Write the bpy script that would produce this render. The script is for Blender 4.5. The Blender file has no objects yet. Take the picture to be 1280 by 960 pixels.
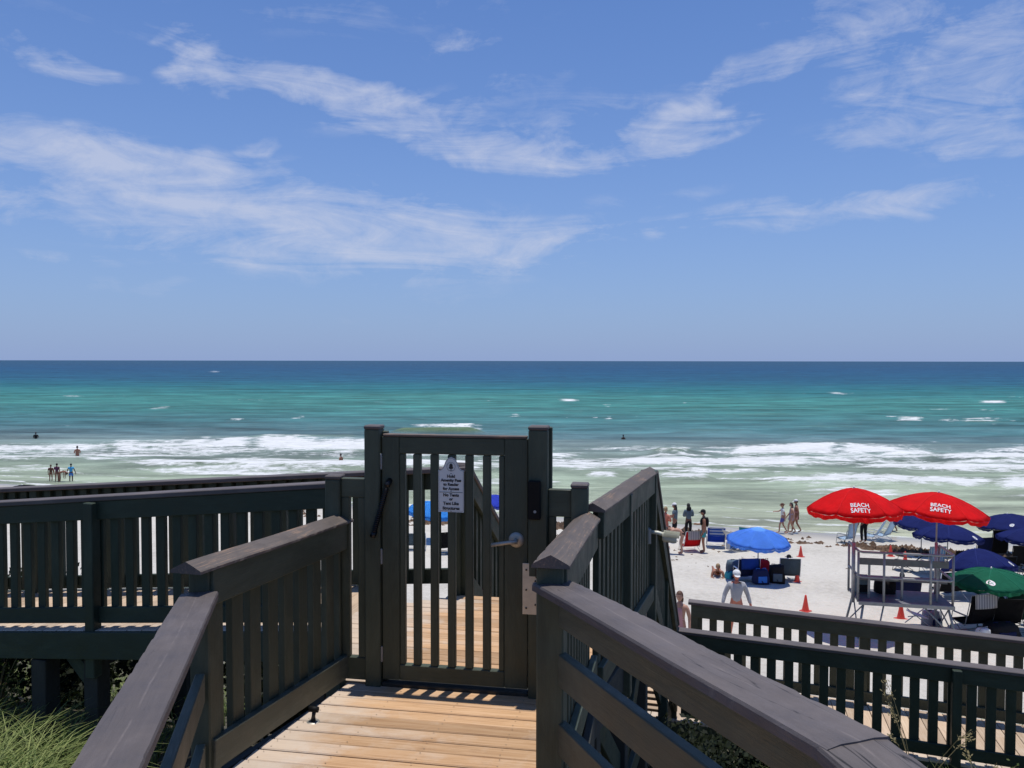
import bpy, bmesh, math, random
import numpy as np
from mathutils import Vector, Matrix
random.seed(7)
R = math.radians
S = bpy.context.scene
COL = S.collection
V = Vector

# ------------------------------------------------------------------ camera
cam_d = bpy.data.cameras.new('camera')
cam_d.sensor_width = 36.0
cam_d.lens = 27.0
cam_d.clip_start = 0.05
cam_d.clip_end = 60000
cam = bpy.data.objects.new('camera', cam_d)
COL.objects.link(cam)
cam.location = (0, 0, 8.6)
cam.rotation_euler = (R(90 - 1.73), R(-0.08), 0)
S.camera = cam

# ------------------------------------------------------------------ world, sun, exposure
SUN_EL, SUN_AZ = 83.5, 24.0          # almost overhead, a little out to sea and to the right
W = bpy.data.worlds.new('World')
S.world = W
W.use_nodes = True
wn, wl = W.node_tree.nodes, W.node_tree.links
wn.clear()
def N(t, nodes, **kw):
    n = nodes.new(t)
    for k, v in kw.items():
        setattr(n, k, v)
    return n
def wmath(op, a, b=None, c=None, clamp=False):
    m = N('ShaderNodeMath', wn, operation=op, use_clamp=clamp)
    for i, x in enumerate((a, b, c)):
        if x is None: continue
        if isinstance(x, (int, float)): m.inputs[i].default_value = x
        else: wl.new(x, m.inputs[i])
    return m.outputs[0]
out = N('ShaderNodeOutputWorld', wn)
bg = N('ShaderNodeBackground', wn)
sky = N('ShaderNodeTexSky', wn, sky_type='NISHITA', sun_disc=False)
sky.sun_elevation = R(SUN_EL)
sky.sun_rotation = R(SUN_AZ)
sky.altitude = 0
sky.air_density = 1.0
sky.dust_density = 0.2
sky.ozone_density = 2.0
tc = N('ShaderNodeTexCoord', wn)
sep = N('ShaderNodeSeparateXYZ', wn)
wl.new(tc.outputs['Generated'], sep.inputs[0])
az = wmath('ARCTAN2', sep.outputs[0], sep.outputs[1])
el = wmath('ARCSINE', sep.outputs[2])
comb = N('ShaderNodeCombineXYZ', wn)
wl.new(az, comb.inputs[0]); wl.new(el, comb.inputs[1])
def wnoise(scale, detail, rough, dist, sx, sy, rot, off=0.0):
    mp = N('ShaderNodeMapping', wn)
    mp.inputs['Rotation'].default_value = (0, 0, R(rot))
    mp.inputs['Scale'].default_value = (sx, sy, 1)
    mp.inputs['Location'].default_value = (off, off * .7, 0)
    wl.new(comb.outputs[0], mp.inputs[0])
    n = N('ShaderNodeTexNoise', wn, noise_dimensions='2D')
    n.inputs['Scale'].default_value = scale
    n.inputs['Detail'].default_value = detail
    n.inputs['Roughness'].default_value = rough
    n.inputs['Distortion'].default_value = dist
    wl.new(mp.outputs[0], n.inputs[0])
    return n.outputs[0]
# cloud banks: centre azimuth, elevation, half sizes (radians), tilt, density
BANKS = [(-0.301, 0.172, 0.426, 0.077, -4, 1.0), (-0.494, 0.171, 0.186, 0.034, 2, 0.35), (-0.124, 0.154, 0.236, 0.039, -6, 0.7), (-0.524, 0.233, 0.171, 0.036, -6, 0.75), (-0.427, 0.223, 0.139, 0.021, -6, 0.5),
         (-0.527, 0.325, 0.085, 0.019, -14, 0.75), (-0.386, 0.34, 0.064, 0.051, -30, 0.85), (-0.336, 0.364, 0.075, 0.012, 8, 0.5), (-0.309, 0.33, 0.065, 0.02, -6, 0.8), (-0.213, 0.323, 0.126, 0.031, -12, 0.9),
         (-0.133, 0.298, 0.224, 0.039, -14, 0.75), (-0.01, 0.263, 0.168, 0.029, -8, 0.85), (-0.062, 0.323, 0.215, 0.026, 14, 0.35), (0.208, 0.284, 0.083, 0.033, 0, 1.25), (0.113, 0.285, 0.177, 0.057, 0, 0.45),
         (0.062, 0.258, 0.143, 0.018, 0, 0.4), (0.29, 0.329, 0.165, 0.027, 16, 0.5), (0.355, 0.352, 0.158, 0.024, 12, 0.35), (0.407, 0.394, 0.111, 0.026, 2, 0.75), (0.523, 0.323, 0.153, 0.09, 0, 0.85),
         (0.573, 0.237, 0.059, 0.018, 0, 0.8), (0.435, 0.261, 0.069, 0.021, 6, 0.4), (0.393, 0.176, 0.245, 0.026, 2, 0.75), (0.509, 0.188, 0.091, 0.02, 4, 0.55), (0.093, 0.162, 0.178, 0.021, 4, 0.5),
         (-0.072, 0.386, 0.06, 0.016, 16, 0.5), (-0.321, 0.252, 0.043, 0.015, 0, 0.55), (-0.542, 0.111, 0.097, 0.01, 0, 0.4), (-0.462, 0.087, 0.154, 0.009, 0, 0.25), (0.184, 0.202, 0.127, 0.012, 6, 0.3)]
warp = wnoise(6, 3, .6, .3, 1, 1.6, 0, 3.1)
warp2 = wnoise(9, 3, .6, .3, 1, 1.6, 0, 9.4)
cw = N('ShaderNodeCombineXYZ', wn)
wl.new(wmath('ADD', az, wmath('MULTIPLY_ADD', warp2, .16, -.08)), cw.inputs[0])
wl.new(wmath('ADD', el, wmath('MULTIPLY_ADD', warp, .035, -.018)), cw.inputs[1])
mask = None
for (ca, ce, ra, re, tilt, dens) in BANKS:
    mp_ = N('ShaderNodeMapping', wn, vector_type='TEXTURE')
    mp_.inputs['Location'].default_value = (ca, ce, 0)
    mp_.inputs['Rotation'].default_value = (0, 0, R(tilt))
    mp_.inputs['Scale'].default_value = (ra, re, 1)
    wl.new(cw.outputs[0], mp_.inputs[0])
    dt = N('ShaderNodeVectorMath', wn, operation='DOT_PRODUCT')
    wl.new(mp_.outputs[0], dt.inputs[0]); wl.new(mp_.outputs[0], dt.inputs[1])
    g = wmath('MULTIPLY_ADD', dt.outputs['Value'], -dens, dens, clamp=True)
    mask = g if mask is None else wmath('ADD', mask, g)
# thin cirrus everywhere else in the sky too
wide = wnoise(2.2, 3, .5, .2, 1, 2.2, -8, 8.0)
wide = wmath('MULTIPLY', wmath('SUBTRACT', wide, .55, clamp=True), 1.2)
mask = wmath('ADD', mask, wide)
fib = wnoise(5.0, 10, .66, .7, 1, 5.0, -6, 1.3)
puff = wnoise(14, 8, .66, .35, 1, 2.0, 8, 5.2)
tex = wmath('ADD', wmath('MULTIPLY', fib, .60), wmath('MULTIPLY', puff, .40))
cl = wmath('ADD', wmath('MULTIPLY_ADD', tex, 3.4, -1.86), wmath('MULTIPLY', wmath('MINIMUM', mask, 1.35), .62))
cl = wmath('MULTIPLY', wmath('MULTIPLY', cl, 1.0, clamp=True), wmath('MULTIPLY', mask, 2.2, clamp=True))
cl = wmath('MULTIPLY', cl, wmath('MULTIPLY', wmath('SUBTRACT', el, .03), 14, clamp=True))
# blue sea haze low down, the same all round the horizon
hz_f = wmath('EXPONENT', wmath('MULTIPLY', wmath('ABSOLUTE', el), -5.0))
hue = N('ShaderNodeMix', wn, data_type='RGBA')
wl.new(wmath('MULTIPLY', hz_f, .97), hue.inputs[0])
tint = N('ShaderNodeMix', wn, data_type='RGBA', blend_type='MULTIPLY')
tint.inputs[0].default_value = 1.0
tint.inputs[7].default_value = (.63, .855, 1.23, 1)
wl.new(sky.outputs[0], tint.inputs[6])
wl.new(tint.outputs[2], hue.inputs[6])
hue.inputs[7].default_value = (2.75, 3.72, 6.2, 1)
mixc = N('ShaderNodeMix', wn, data_type='RGBA')
wl.new(wmath('MULTIPLY', cl, .66, clamp=True), mixc.inputs[0])
wl.new(hue.outputs[2], mixc.inputs[6])
mixc.inputs[7].default_value = (5.9, 6.3, 7.7, 1)
wl.new(mixc.outputs[2], bg.inputs['Color'])
bg.inputs['Strength'].default_value = 0.10
wl.new(bg.outputs[0], out.inputs[0])

sun_d = bpy.data.lights.new('sun', 'SUN')
sun_d.energy = 3.9
sun_d.angle = R(0.53)
sun_d.color = (1, .965, .90)
sun = bpy.data.objects.new('sun', sun_d)
COL.objects.link(sun)
_sd = V((math.sin(R(SUN_AZ)) * math.cos(R(SUN_EL)), math.cos(R(SUN_AZ)) * math.cos(R(SUN_EL)), math.sin(R(SUN_EL))))
sun.rotation_euler = _sd.to_track_quat('Z', 'Y').to_euler()
sun.location = (0, 0, 40)
vs = S.view_settings
vs.view_transform = 'Standard'; vs.look = 'None'; vs.exposure = 0.0; vs.gamma = 1.0
vs.use_curve_mapping = False
S.cycles.max_bounces = 6
S.cycles.use_denoising = True

# ------------------------------------------------------------------ materials
MATS = {}
def nodes_of(name):
    m = bpy.data.materials.new(name)
    m.use_nodes = True
    nt = m.node_tree
    b = nt.nodes['Principled BSDF']
    MATS[name] = m
    return m, nt, b
def coords(nt, scale=(1, 1, 1), kind='Object', rnd=True):
    t = nt.nodes.new('ShaderNodeTexCoord')
    mp = nt.nodes.new('ShaderNodeMapping')
    mp.inputs['Scale'].default_value = scale
    if rnd:
        oi = nt.nodes.new('ShaderNodeObjectInfo')
        mu = nt.nodes.new('ShaderNodeMath'); mu.operation = 'MULTIPLY'; mu.inputs[1].default_value = 37.0
        nt.links.new(oi.outputs['Random'], mu.inputs[0])
        cb = nt.nodes.new('ShaderNodeCombineXYZ')
        for i in range(3): nt.links.new(mu.outputs[0], cb.inputs[i])
        ad = nt.nodes.new('ShaderNodeVectorMath'); ad.operation = 'ADD'
        nt.links.new(t.outputs[kind], ad.inputs[0]); nt.links.new(cb.outputs[0], ad.inputs[1])
        nt.links.new(ad.outputs[0], mp.inputs[0])
    else:
        nt.links.new(t.outputs[kind], mp.inputs[0])
    return mp.outputs[0]
def noise(nt, vec, scale, detail=5, rough=.6, dist=0):
    n = nt.nodes.new('ShaderNodeTexNoise')
    n.inputs['Scale'].default_value = scale; n.inputs['Detail'].default_value = detail
    n.inputs['Roughness'].default_value = rough; n.inputs['Distortion'].default_value = dist
    nt.links.new(vec, n.inputs['Vector'])
    return n.outputs[0]
def ramp(nt, fac, stops, interp='LINEAR'):
    r = nt.nodes.new('ShaderNodeValToRGB')
    r.color_ramp.interpolation = interp
    e = r.color_ramp.elements
    while len(e) < len(stops): e.new(.5)
    for q, (p, c) in zip(e, stops):
        q.position = p
        q.color = (c, c, c, 1) if isinstance(c, (int, float)) else (*c, 1)
    nt.links.new(fac, r.inputs[0])
    return r.outputs[0]
def mix(nt, f, a, b, mode='MIX'):
    m = nt.nodes.new('ShaderNodeMix'); m.data_type = 'RGBA'; m.blend_type = mode
    for i, x in ((0, f), (6, a), (7, b)):
        if isinstance(x, (int, float)): m.inputs[i].default_value = x
        elif isinstance(x, tuple): m.inputs[i].default_value = (*x, 1)
        else: nt.links.new(x, m.inputs[i])
    return m.outputs[2]
def mth(nt, op, a, b=None, c=None, clamp=False):
    m = nt.nodes.new('ShaderNodeMath'); m.operation = op; m.use_clamp = clamp
    for i, x in enumerate((a, b, c)):
        if x is None: continue
        if isinstance(x, (int, float)): m.inputs[i].default_value = x
        else: nt.links.new(x, m.inputs[i])
    return m.outputs[0]
def bump(nt, b, h, strength=.3, dist=.01):
    n = nt.nodes.new('ShaderNodeBump')
    n.inputs['Strength'].default_value = strength; n.inputs['Distance'].default_value = dist
    nt.links.new(h, n.inputs['Height']); nt.links.new(n.outputs[0], b.inputs['Normal'])
def simple(name, col, rough=.6, metal=0, var=.12, scale=8, bmp=0, alpha=1.0, spec=.5):
    m, nt, b = nodes_of(name)
    v = coords(nt)
    n = noise(nt, v, scale, 4)
    lo = tuple(max(0, c * (1 - var)) for c in col); hi = tuple(min(1, c * (1 + var)) for c in col)
    nt.links.new(ramp(nt, n, [(.3, lo), (.7, hi)]), b.inputs['Base Color'])
    b.inputs['Roughness'].default_value = rough; b.inputs['Metallic'].default_value = metal
    b.inputs['Specular IOR Level'].default_value = spec
    if alpha < 1: b.inputs['Alpha'].default_value = alpha
    if bmp: bump(nt, b, n, bmp)
    return m
def painted(name, col, worn, amount, rough=.55, scuff=False, crack=0):
    """old stain on timber: grain along local X, worn streaks and blotches"""
    m, nt, b = nodes_of(name)
    v = coords(nt, (1.6, 34, 34)); v2 = coords(nt)
    gr = noise(nt, v, 3, 8, .65, .4)
    bl = noise(nt, v2, 7, 6, .65)
    base = ramp(nt, bl, [(.25, tuple(c * .78 for c in col)), (.75, tuple(c * 1.2 for c in col))])
    base = mix(nt, ramp(nt, gr, [(.35, .0), (.8, .55)]), base, tuple(c * 1.35 for c in col))
    fade_ = ramp(nt, noise(nt, coords(nt, (.7, 2.2, 2.2)), 2.0, 6, .7, .5), [(.46, 0.0), (.68, .7)])
    base = mix(nt, fade_, base, tuple(c * 1.65 + .006 for c in col))
    w = mth(nt, 'ADD', mth(nt, 'MULTIPLY', gr, .6), mth(nt, 'MULTIPLY', noise(nt, v2, 3.1, 7, .7, .3), .4))
    base = mix(nt, ramp(nt, w, [(amount, 0.0), (amount + .16, .8)]), base, worn)
    fine = noise(nt, v2, 160, 2, .5)
    base = mix(nt, ramp(nt, fine, [(.68, 0.0), (.8, .35)]), base, tuple(c * 2.1 for c in col))
    if scuff:
        tcn = nt.nodes.new('ShaderNodeTexCoord'); sx = nt.nodes.new('ShaderNodeSeparateXYZ'); nt.links.new(tcn.outputs['Object'], sx.inputs[0])
        wv_ = noise(nt, coords(nt, (2.2, .01, .01)), 1.0, 4, .6)
        yy = mth(nt, 'ABSOLUTE', mth(nt, 'ADD', sx.outputs[1], mth(nt, 'MULTIPLY_ADD', wv_, .03, -.015)))
        line = mth(nt, 'MULTIPLY', mth(nt, 'MULTIPLY_ADD', yy, -230, 1.0, clamp=True), ramp(nt, noise(nt, v2, 9, 5, .7), [(.42, 0.0), (.6, .75)]))
        base = mix(nt, mth(nt, 'MULTIPLY', line, .28), base, (.36, .30, .27))
        sc_ = ramp(nt, noise(nt, coords(nt, (22, 60, 60)), 1.0, 3, .6), [(.74, 0.0), (.77, .7)])
        base = mix(nt, mth(nt, 'MULTIPLY', sc_, ramp(nt, noise(nt, v2, 1.7, 3), [(.5, 0.0), (.65, 1.0)])), base, (.5, .47, .46))
        ck = noise(nt, coords(nt, (1.0, 16, 16)), 1.2, 3, .5, .6)
        ckm = mth(nt, 'MULTIPLY_ADD', mth(nt, 'ABSOLUTE', mth(nt, 'SUBTRACT', ck, .46)), -60 if crack else -130, 1.0, clamp=True)
        ckm = mth(nt, 'MULTIPLY', ckm, ramp(nt, noise(nt, v2, 1.1, 3), [(.40 if crack else .5, 0.0), (.5 if crack else .6, 1.0)]))
        base = mix(nt, ckm, base, (.012, .010, .010))
    nt.links.new(base, b.inputs['Base Color'])
    nt.links.new(ramp(nt, bl, [(.3, rough - .1), (.7, rough + .15)]), b.inputs['Roughness'])
    b.inputs['Specular IOR Level'].default_value = .35
    h = mth(nt, 'ADD', gr, mth(nt, 'MULTIPLY', fine, .3))
    bump(nt, b, h, .45, .004)
    return m
painted('paint', (.049, .060, .040), (.14, .14, .105), .62)
painted('paint_green', (.028, .041, .027), (.08, .095, .068), .66)
painted('cap_paint', (.096, .080, .076), (.20, .17, .13), .60, .62)
painted('cap_cracked', (.092, .078, .074), (.17, .145, .13), .58, .66, scuff=True, crack=1)
painted('paint_faded', (.074, .078, .054), (.16, .15, .115), .60)
painted('cap_scuffed', (.088, .074, .071), (.18, .152, .135), .60, .62, scuff=True)
painted('cap_worn', (.105, .086, .074), (.42, .25, .15), .53, .7)
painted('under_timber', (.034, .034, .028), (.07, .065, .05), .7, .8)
def timber(name, a, b_, c_, rough=.75):
    m, nt, b = nodes_of(name)
    v = coords(nt, (1.1, 26, 26)); v2 = coords(nt)
    gr = noise(nt, v, 2.6, 9, .68, .7)
    oi = nt.nodes.new('ShaderNodeObjectInfo')
    base = ramp(nt, gr, [(.28, a), (.5, b_), (.72, c_)])
    tone = ramp(nt, oi.outputs['Random'], [(0, .74), (1, 1.16)])
    base = mix(nt, 1.0, base, tone, 'MULTIPLY')
    wear = noise(nt, v2, 2.3, 7, .7, .4)
    base = mix(nt, ramp(nt, wear, [(.52, 0.0), (.75, .55)]), base, (.62, .52, .42))
    tcn = nt.nodes.new('ShaderNodeTexCoord'); sx = nt.nodes.new('ShaderNodeSeparateXYZ'); nt.links.new(tcn.outputs['Object'], sx.inputs[0])
    endw = ramp(nt, mth(nt, 'ADD', mth(nt, 'MULTIPLY', sx.outputs[0], -1.0), mth(nt, 'MULTIPLY_ADD', wear, .9, -.45)), [(.34, 0.0), (.62, .6)])
    base = mix(nt, endw, base, (.60, .53, .45))
    dirt = noise(nt, v2, 5.3, 6, .7)
    base = mix(nt, ramp(nt, dirt, [(.62, 0.0), (.8, .45)]), base, (.22, .14, .09))
    nt.links.new(base, b.inputs['Base Color'])
    b.inputs['Roughness'].default_value = rough
    b.inputs['Specular IOR Level'].default_value = .25
    bump(nt, b, gr, .4, .004)
    return m
timber('deck_wood', (.35, .19, .095), (.53, .325, .175), (.63, .425, .262))
timber('deck_wood_pale', (.42, .30, .20), (.54, .40, .28), (.62, .49, .36))
simple('sand_white_plastic', (.75, .75, .72), .4)
simple('black_metal', (.012, .012, .013), .35, .3)
simple('black_plastic', (.006, .006, .006), .65, spec=.2)
simple('chrome', (.42, .40, .35), .5, .6, .08)
simple('plate_metal', (.58, .54, .43), .5, .35, .12, 14)
simple('sign_white', (.62, .64, .62), .5, 0, .05, 5)
simple('sign_ink', (.02, .02, .022), .6)
simple('camera_white', (.74, .74, .62), .4, 0, .08)
simple('galvanised', (.36, .37, .37), .45, .5, .15, 9)
simple('board_grey', (.12, .135, .125), .6, 0, .15)
simple('stand_floor', (.12, .13, .15), .6, 0, .2)
def cloth(name, col, rough=.85, transl=.14):
    m, nt, b = nodes_of(name)
    v = coords(nt)
    n = noise(nt, v, 2.2, 4); w = noise(nt, v, 4.5, 6, .62, 1.2)
    base = ramp(nt, n, [(.3, tuple(c * .86 for c in col)), (.7, tuple(min(1, c * 1.1) for c in col))])
    nt.links.new(base, b.inputs['Base Color'])
    b.inputs['Roughness'].default_value = rough
    b.inputs['Specular IOR Level'].default_value = .3
    bump(nt, b, w, .55, .05)
    if transl:
        t = nt.nodes.new('ShaderNodeBsdfTranslucent'); nt.links.new(base, t.inputs[0])
        mx = nt.nodes.new('ShaderNodeMixShader'); mx.inputs[0].default_value = transl
        o = nt.nodes['Material Output']
        nt.links.new(b.outputs[0], mx.inputs[1]); nt.links.new(t.outputs[0], mx.inputs[2]); nt.links.new(mx.outputs[0], o.inputs[0])
    return m
cloth('red_canvas', (.86, .010, .014))
cloth('blue_canvas', (.13, .36, .92))
cloth('sky_canvas', (.07, .38, .85))
cloth('royal_canvas', (.05, .09, .62))
cloth('navy_canvas', (.018, .032, .19))
cloth('green_canvas', (.018, .20, .115))
cloth('dark_canvas', (.02, .02, .028))
for nm, c in dict(navy=(.012, .02, .075), royal=(.02, .075, .42), bright_blue=(.05, .2, .62), black=(.010, .010, .012), red=(.55, .012, .02), white=(.72, .72, .72), teal=(.05, .33, .38),
                  light_blue=(.32, .52, .70), grey=(.30, .31, .34), pale=(.38, .38, .40), slate=(.11, .15, .18), green=(.012, .05, .035), orange=(.62, .16, .05), lilac=(.42, .33, .40),
                  purple=(.10, .035, .075), sky=(.08, .38, .66), violet=(.13, .13, .40), brownish=(.12, .06, .04), pink=(.6, .3, .3)).items():
    cloth('cloth_' + nm, c, .9, 0)
def striped(name, a, b_, axis=0, freq=22):
    m, nt, b = nodes_of(name)
    t = nt.nodes.new('ShaderNodeTexCoord'); s = nt.nodes.new('ShaderNodeSeparateXYZ')
    nt.links.new(t.outputs['Object'], s.inputs[0])
    w = mth(nt, 'SINE', mth(nt, 'MULTIPLY', s.outputs[axis], freq * math.pi))
    nt.links.new(mix(nt, mth(nt, 'GREATER_THAN', w, 0), a, b_), b.inputs['Base Color'])
    b.inputs['Roughness'].default_value = .85
    return m
striped('stripe_blue', (.25, .48, .70), (.68, .74, .78))
striped('stripe_grey', (.62, .62, .64), (.30, .31, .36), 0, 26)
striped('stripe_royal', (.03, .12, .50), (.55, .62, .72), 2, 16)
simple('skin_light', (.47, .25, .17), .55, 0, .1)
simple('skin_red', (.50, .16, .10), .55, 0, .1)
simple('skin_tan', (.30, .13, .075), .55, 0, .1)
simple('skin_dark', (.10, .045, .028), .55, 0, .1)
simple('hair_dark', (.012, .009, .008), .6)
simple('hair_brown', (.10, .045, .022), .6)
simple('hair_fair', (.30, .20, .10), .6)
simple('tube_grey', (.26, .275, .27), .45, .15, .15)
simple('tube_white', (.66, .66, .66), .35, .2, .1)
simple('cone_red', (.70, .055, .035), .5, 0, .1)
simple('cone_base', (.50, .05, .035), .6)
simple('weed', (.15, .092, .055), .9, 0, .5, 3)

def grass_mat(name, a, b_):
    m, nt, b = nodes_of(name)
    t = nt.nodes.new('ShaderNodeAttribute'); t.attribute_name = 'tone'
    nt.links.new(ramp(nt, t.outputs['Fac'], [(0, a), (1, b_)]), b.inputs['Base Color'])
    b.inputs['Roughness'].default_value = .6
    b.inputs['Specular IOR Level'].default_value = .3
    tr = nt.nodes.new('ShaderNodeBsdfTranslucent'); nt.links.new(ramp(nt, t.outputs['Fac'], [(0, a), (1, b_)]), tr.inputs[0])
    mx = nt.nodes.new('ShaderNodeMixShader'); mx.inputs[0].default_value = .3
    nt.links.new(b.outputs[0], mx.inputs[1]); nt.links.new(tr.outputs[0], mx.inputs[2])
    nt.links.new(mx.outputs[0], nt.nodes['Material Output'].inputs[0])
grass_mat('grass_blade', (.075, .125, .025), (.30, .34, .12))
grass_mat('leaf_green', (.035, .07, .015), (.12, .15, .035))
grass_mat('leaf_shade', (.007, .011, .004), (.022, .032, .010))  # near-black leaves: deep shade put into the leaf colour
grass_mat('oat_straw', (.30, .24, .11), (.46, .38, .20))

# ------------------------------------------------------------------ helpers
def new_obj(name, mesh, m=None, parent=None, M=None):
    o = bpy.data.objects.new(name, mesh)
    COL.objects.link(o)
    if m is not None and not mesh.materials: mesh.materials.append(MATS[m])
    elif m is not None and mesh.materials[0] != MATS[m]:
        o.material_slots[0].link = 'OBJECT'; o.material_slots[0].material = MATS[m]
    if parent is not None:
        o.parent = parent
        o.matrix_basis = world_mat(parent).inverted() @ (M or Matrix())
    elif M is not None:
        o.matrix_basis = M
    return o
def world_mat(o):
    m_ = o.matrix_basis.copy()
    while o.parent is not None:
        o = o.parent; m_ = o.matrix_basis @ m_
    return m_
def tag(o, label, cat=None, group=None, kind=None):
    o['label'] = label
    if cat: o['category'] = cat
    if group: o['group'] = group
    if kind: o['kind'] = kind
    return o
def thing(name, label, cat, loc=(0, 0, 0), group=None):
    o = bpy.data.objects.new(name, None)
    o.empty_display_size = .1
    COL.objects.link(o)
    o.location = loc
    return tag(o, label, cat, group)
def structure(name, loc=(0, 0, 0)):
    o = bpy.data.objects.new(name, None)
    COL.objects.link(o); o.location = loc; o['kind'] = 'structure'
    return o
def from_bm(bm, name='mesh', smooth=False):
    me = bpy.data.meshes.new(name)
    bm.to_mesh(me); bm.free()
    if smooth:
        for p in me.polygons: p.use_smooth = True
    return me
BOXES = {}
def box_mesh(lx, ly, lz, bev=.004):
    key = (round(lx, 3), round(ly, 3), round(lz, 3), bev)
    if key not in BOXES:
        bm = bmesh.new()
        bmesh.ops.create_cube(bm, size=1)
        for v in bm.verts: v.co = V((v.co.x * lx, v.co.y * ly, v.co.z * lz))
        if bev: bmesh.ops.bevel(bm, geom=list(bm.edges), offset=bev, segments=1, affect='EDGES')
        BOXES[key] = from_bm(bm, 'box')
    return BOXES[key]
MATBOX = {}
def mbox(lx, ly, lz, m, bev=.004):
    key = (round(lx, 3), round(ly, 3), round(lz, 3), bev, m)
    if key not in MATBOX:
        me = box_mesh(lx, ly, lz, bev).copy(); me.materials.clear(); me.materials.append(MATS[m]); MATBOX[key] = me
    return MATBOX[key]
def frame(p0, p1, up=V((0, 0, 1))):
    x = (V(p1) - V(p0)); L = x.length; x = x / L
    up = V(up)
    y = up.cross(x)
    if y.length < 1e-4: y = V((0, 1, 0)).cross(x)
    y.normalize(); z = x.cross(y)
    M = Matrix((x, y, z)).transposed().to_4x4()
    M.translation = (V(p0) + V(p1)) / 2
    return M, L
def board(name, parent, p0, p1, w, h, m, up=(0, 0, 1), bev=.004, off=0, drop=0):
    """plank from p0 to p1: w across (local Y), h along up (local Z)"""
    M, L = frame(p0, p1, up)
    M = M @ Matrix.Translation((0, off, -drop))
    return new_obj(name, mbox(L, w, h, m, bev), m, parent, M)
def fb1(x):
    i = math.floor(x); f = x - i; f = f * f * (3 - 2 * f)
    h = lambda q: (math.sin(q * 127.1) * 43758.5453) % 1.0
    return h(i) * (1 - f) + h(i + 1) * f
def worn_board(name, parent, p0, p1, w, h, m, seed, off=0, drop=0, seg=110, chip=.006, peak=False):
    """a large weathered cap board close to the eye: wavy, chipped arrises, slight cup and checks"""
    M, L = frame(p0, p1)
    rnd = random.Random(seed)
    bm = bmesh.new()
    prof = [(-.5, -.5), (-.5, .20), (-.475, .42), (-.25, .53), (0, .50), (.25, .53), (.475, .42), (.5, .20), (.5, -.5)]
    if peak: prof = [(-.5, -.5), (-.5, -.28), (-.47, -.20), (-.25, .12), (0, .46), (.25, .12), (.47, -.20), (.5, -.28), (.5, -.5)]
    rings = []
    a1, a2 = rnd.random() * 6, rnd.random() * 6
    for i in range(seg + 1):
        t = i / seg
        wob = .0014 * math.sin(t * 5 + a1) + .0004 * math.sin(t * 17 + a2)
        ring = []
        for j, (py, pz) in enumerate(prof):
            y = py * w; z = pz * h
            if j in (1, 2, 6, 7):
                sd = 11.3 if j < 4 else 47.9
                k = fb1(t * L * 13 + sd * seed) * .5 + fb1(t * L * 41 + sd * seed) * .5
                ch = chip * max(0, k - .5) * 1.3
                y -= math.copysign(ch, py); z -= ch * .8
            ring.append(bm.verts.new(((t - .5) * L, y + wob, z + .0012 * math.sin(t * 9 + a2))))
        rings.append(ring)
    n = len(prof)
    for a, b in zip(rings, rings[1:]):
        for j in range(n):
            bm.faces.new((a[j], a[(j + 1) % n], b[(j + 1) % n], b[j]))
    bm.faces.new(rings[0][::-1]); bm.faces.new(rings[-1])
    bmesh.ops.recalc_face_normals(bm, faces=list(bm.faces))
    return new_obj(name, from_bm(bm), m, parent, M @ Matrix.Translation((0, off, -drop)))
def tube_mesh(pts, r, seg=8, closed=False, cap=True):
    bm = bmesh.new()
    tube_into(bm, pts, r, seg, closed, cap)
    return from_bm(bm, 'tube', True)
def tube_into(bm, pts, r, seg=8, closed=False, cap=True):
    pts = [V(p) for p in pts]
    n = len(pts); rings = []
    rr = r if isinstance(r, (list, tuple)) else [r] * n
    prev = None
    for i, p in enumerate(pts):
        if closed: t = pts[(i + 1) % n] - pts[i - 1]
        else: t = pts[min(i + 1, n - 1)] - pts[max(i - 1, 0)]
        t.normalize()
        if prev is None:
            a = t.orthogonal().normalized()
        else:
            a = (prev - t * prev.dot(t)).normalized()
        prev = a
        b = t.cross(a)
        rings.append([bm.verts.new(p + (a * math.cos(2 * math.pi * k / seg) + b * math.sin(2 * math.pi * k / seg)) * rr[i]) for k in range(seg)])
    pairs = list(zip(rings, rings[1:])) + ([(rings[-1], rings[0])] if closed else [])
    for A, B in pairs:
        for k in range(seg):
            bm.faces.new((A[k], A[(k + 1) % seg], B[(k + 1) % seg], B[k]))
    if cap and not closed:
        bm.faces.new(rings[0][::-1]); bm.faces.new(rings[-1])
def tube(name, parent, pts, r, m, seg=8, closed=False, loc=None):
    c = sum((V(p) for p in pts), V((0, 0, 0))) / len(pts)
    me = tube_mesh([V(p) - c for p in pts], r, seg, closed)
    return new_obj(name, me, m, parent, Matrix.Translation(c))
def lathe_mesh(prof, seg=20, smooth=True):
    bm = bmesh.new(); rings = []
    for (r, z) in prof:
        rings.append([bm.verts.new((r * math.cos(2 * math.pi * k / seg), r * math.sin(2 * math.pi * k / seg), z)) for k in range(seg)] if r > 1e-6 else [bm.verts.new((0, 0, z))])
    for A, B in zip(rings, rings[1:]):
        for k in range(seg):
            if len(A) == 1 and len(B) == 1: continue
            if len(A) == 1: bm.faces.new((A[0], B[k], B[(k + 1) % seg]))
            elif len(B) == 1: bm.faces.new((A[k], A[(k + 1) % seg], B[0]))
            else: bm.faces.new((A[k], A[(k + 1) % seg], B[(k + 1) % seg], B[k]))
    bmesh.ops.recalc_face_normals(bm, faces=list(bm.faces))
    return from_bm(bm, 'lathe', smooth)
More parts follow.
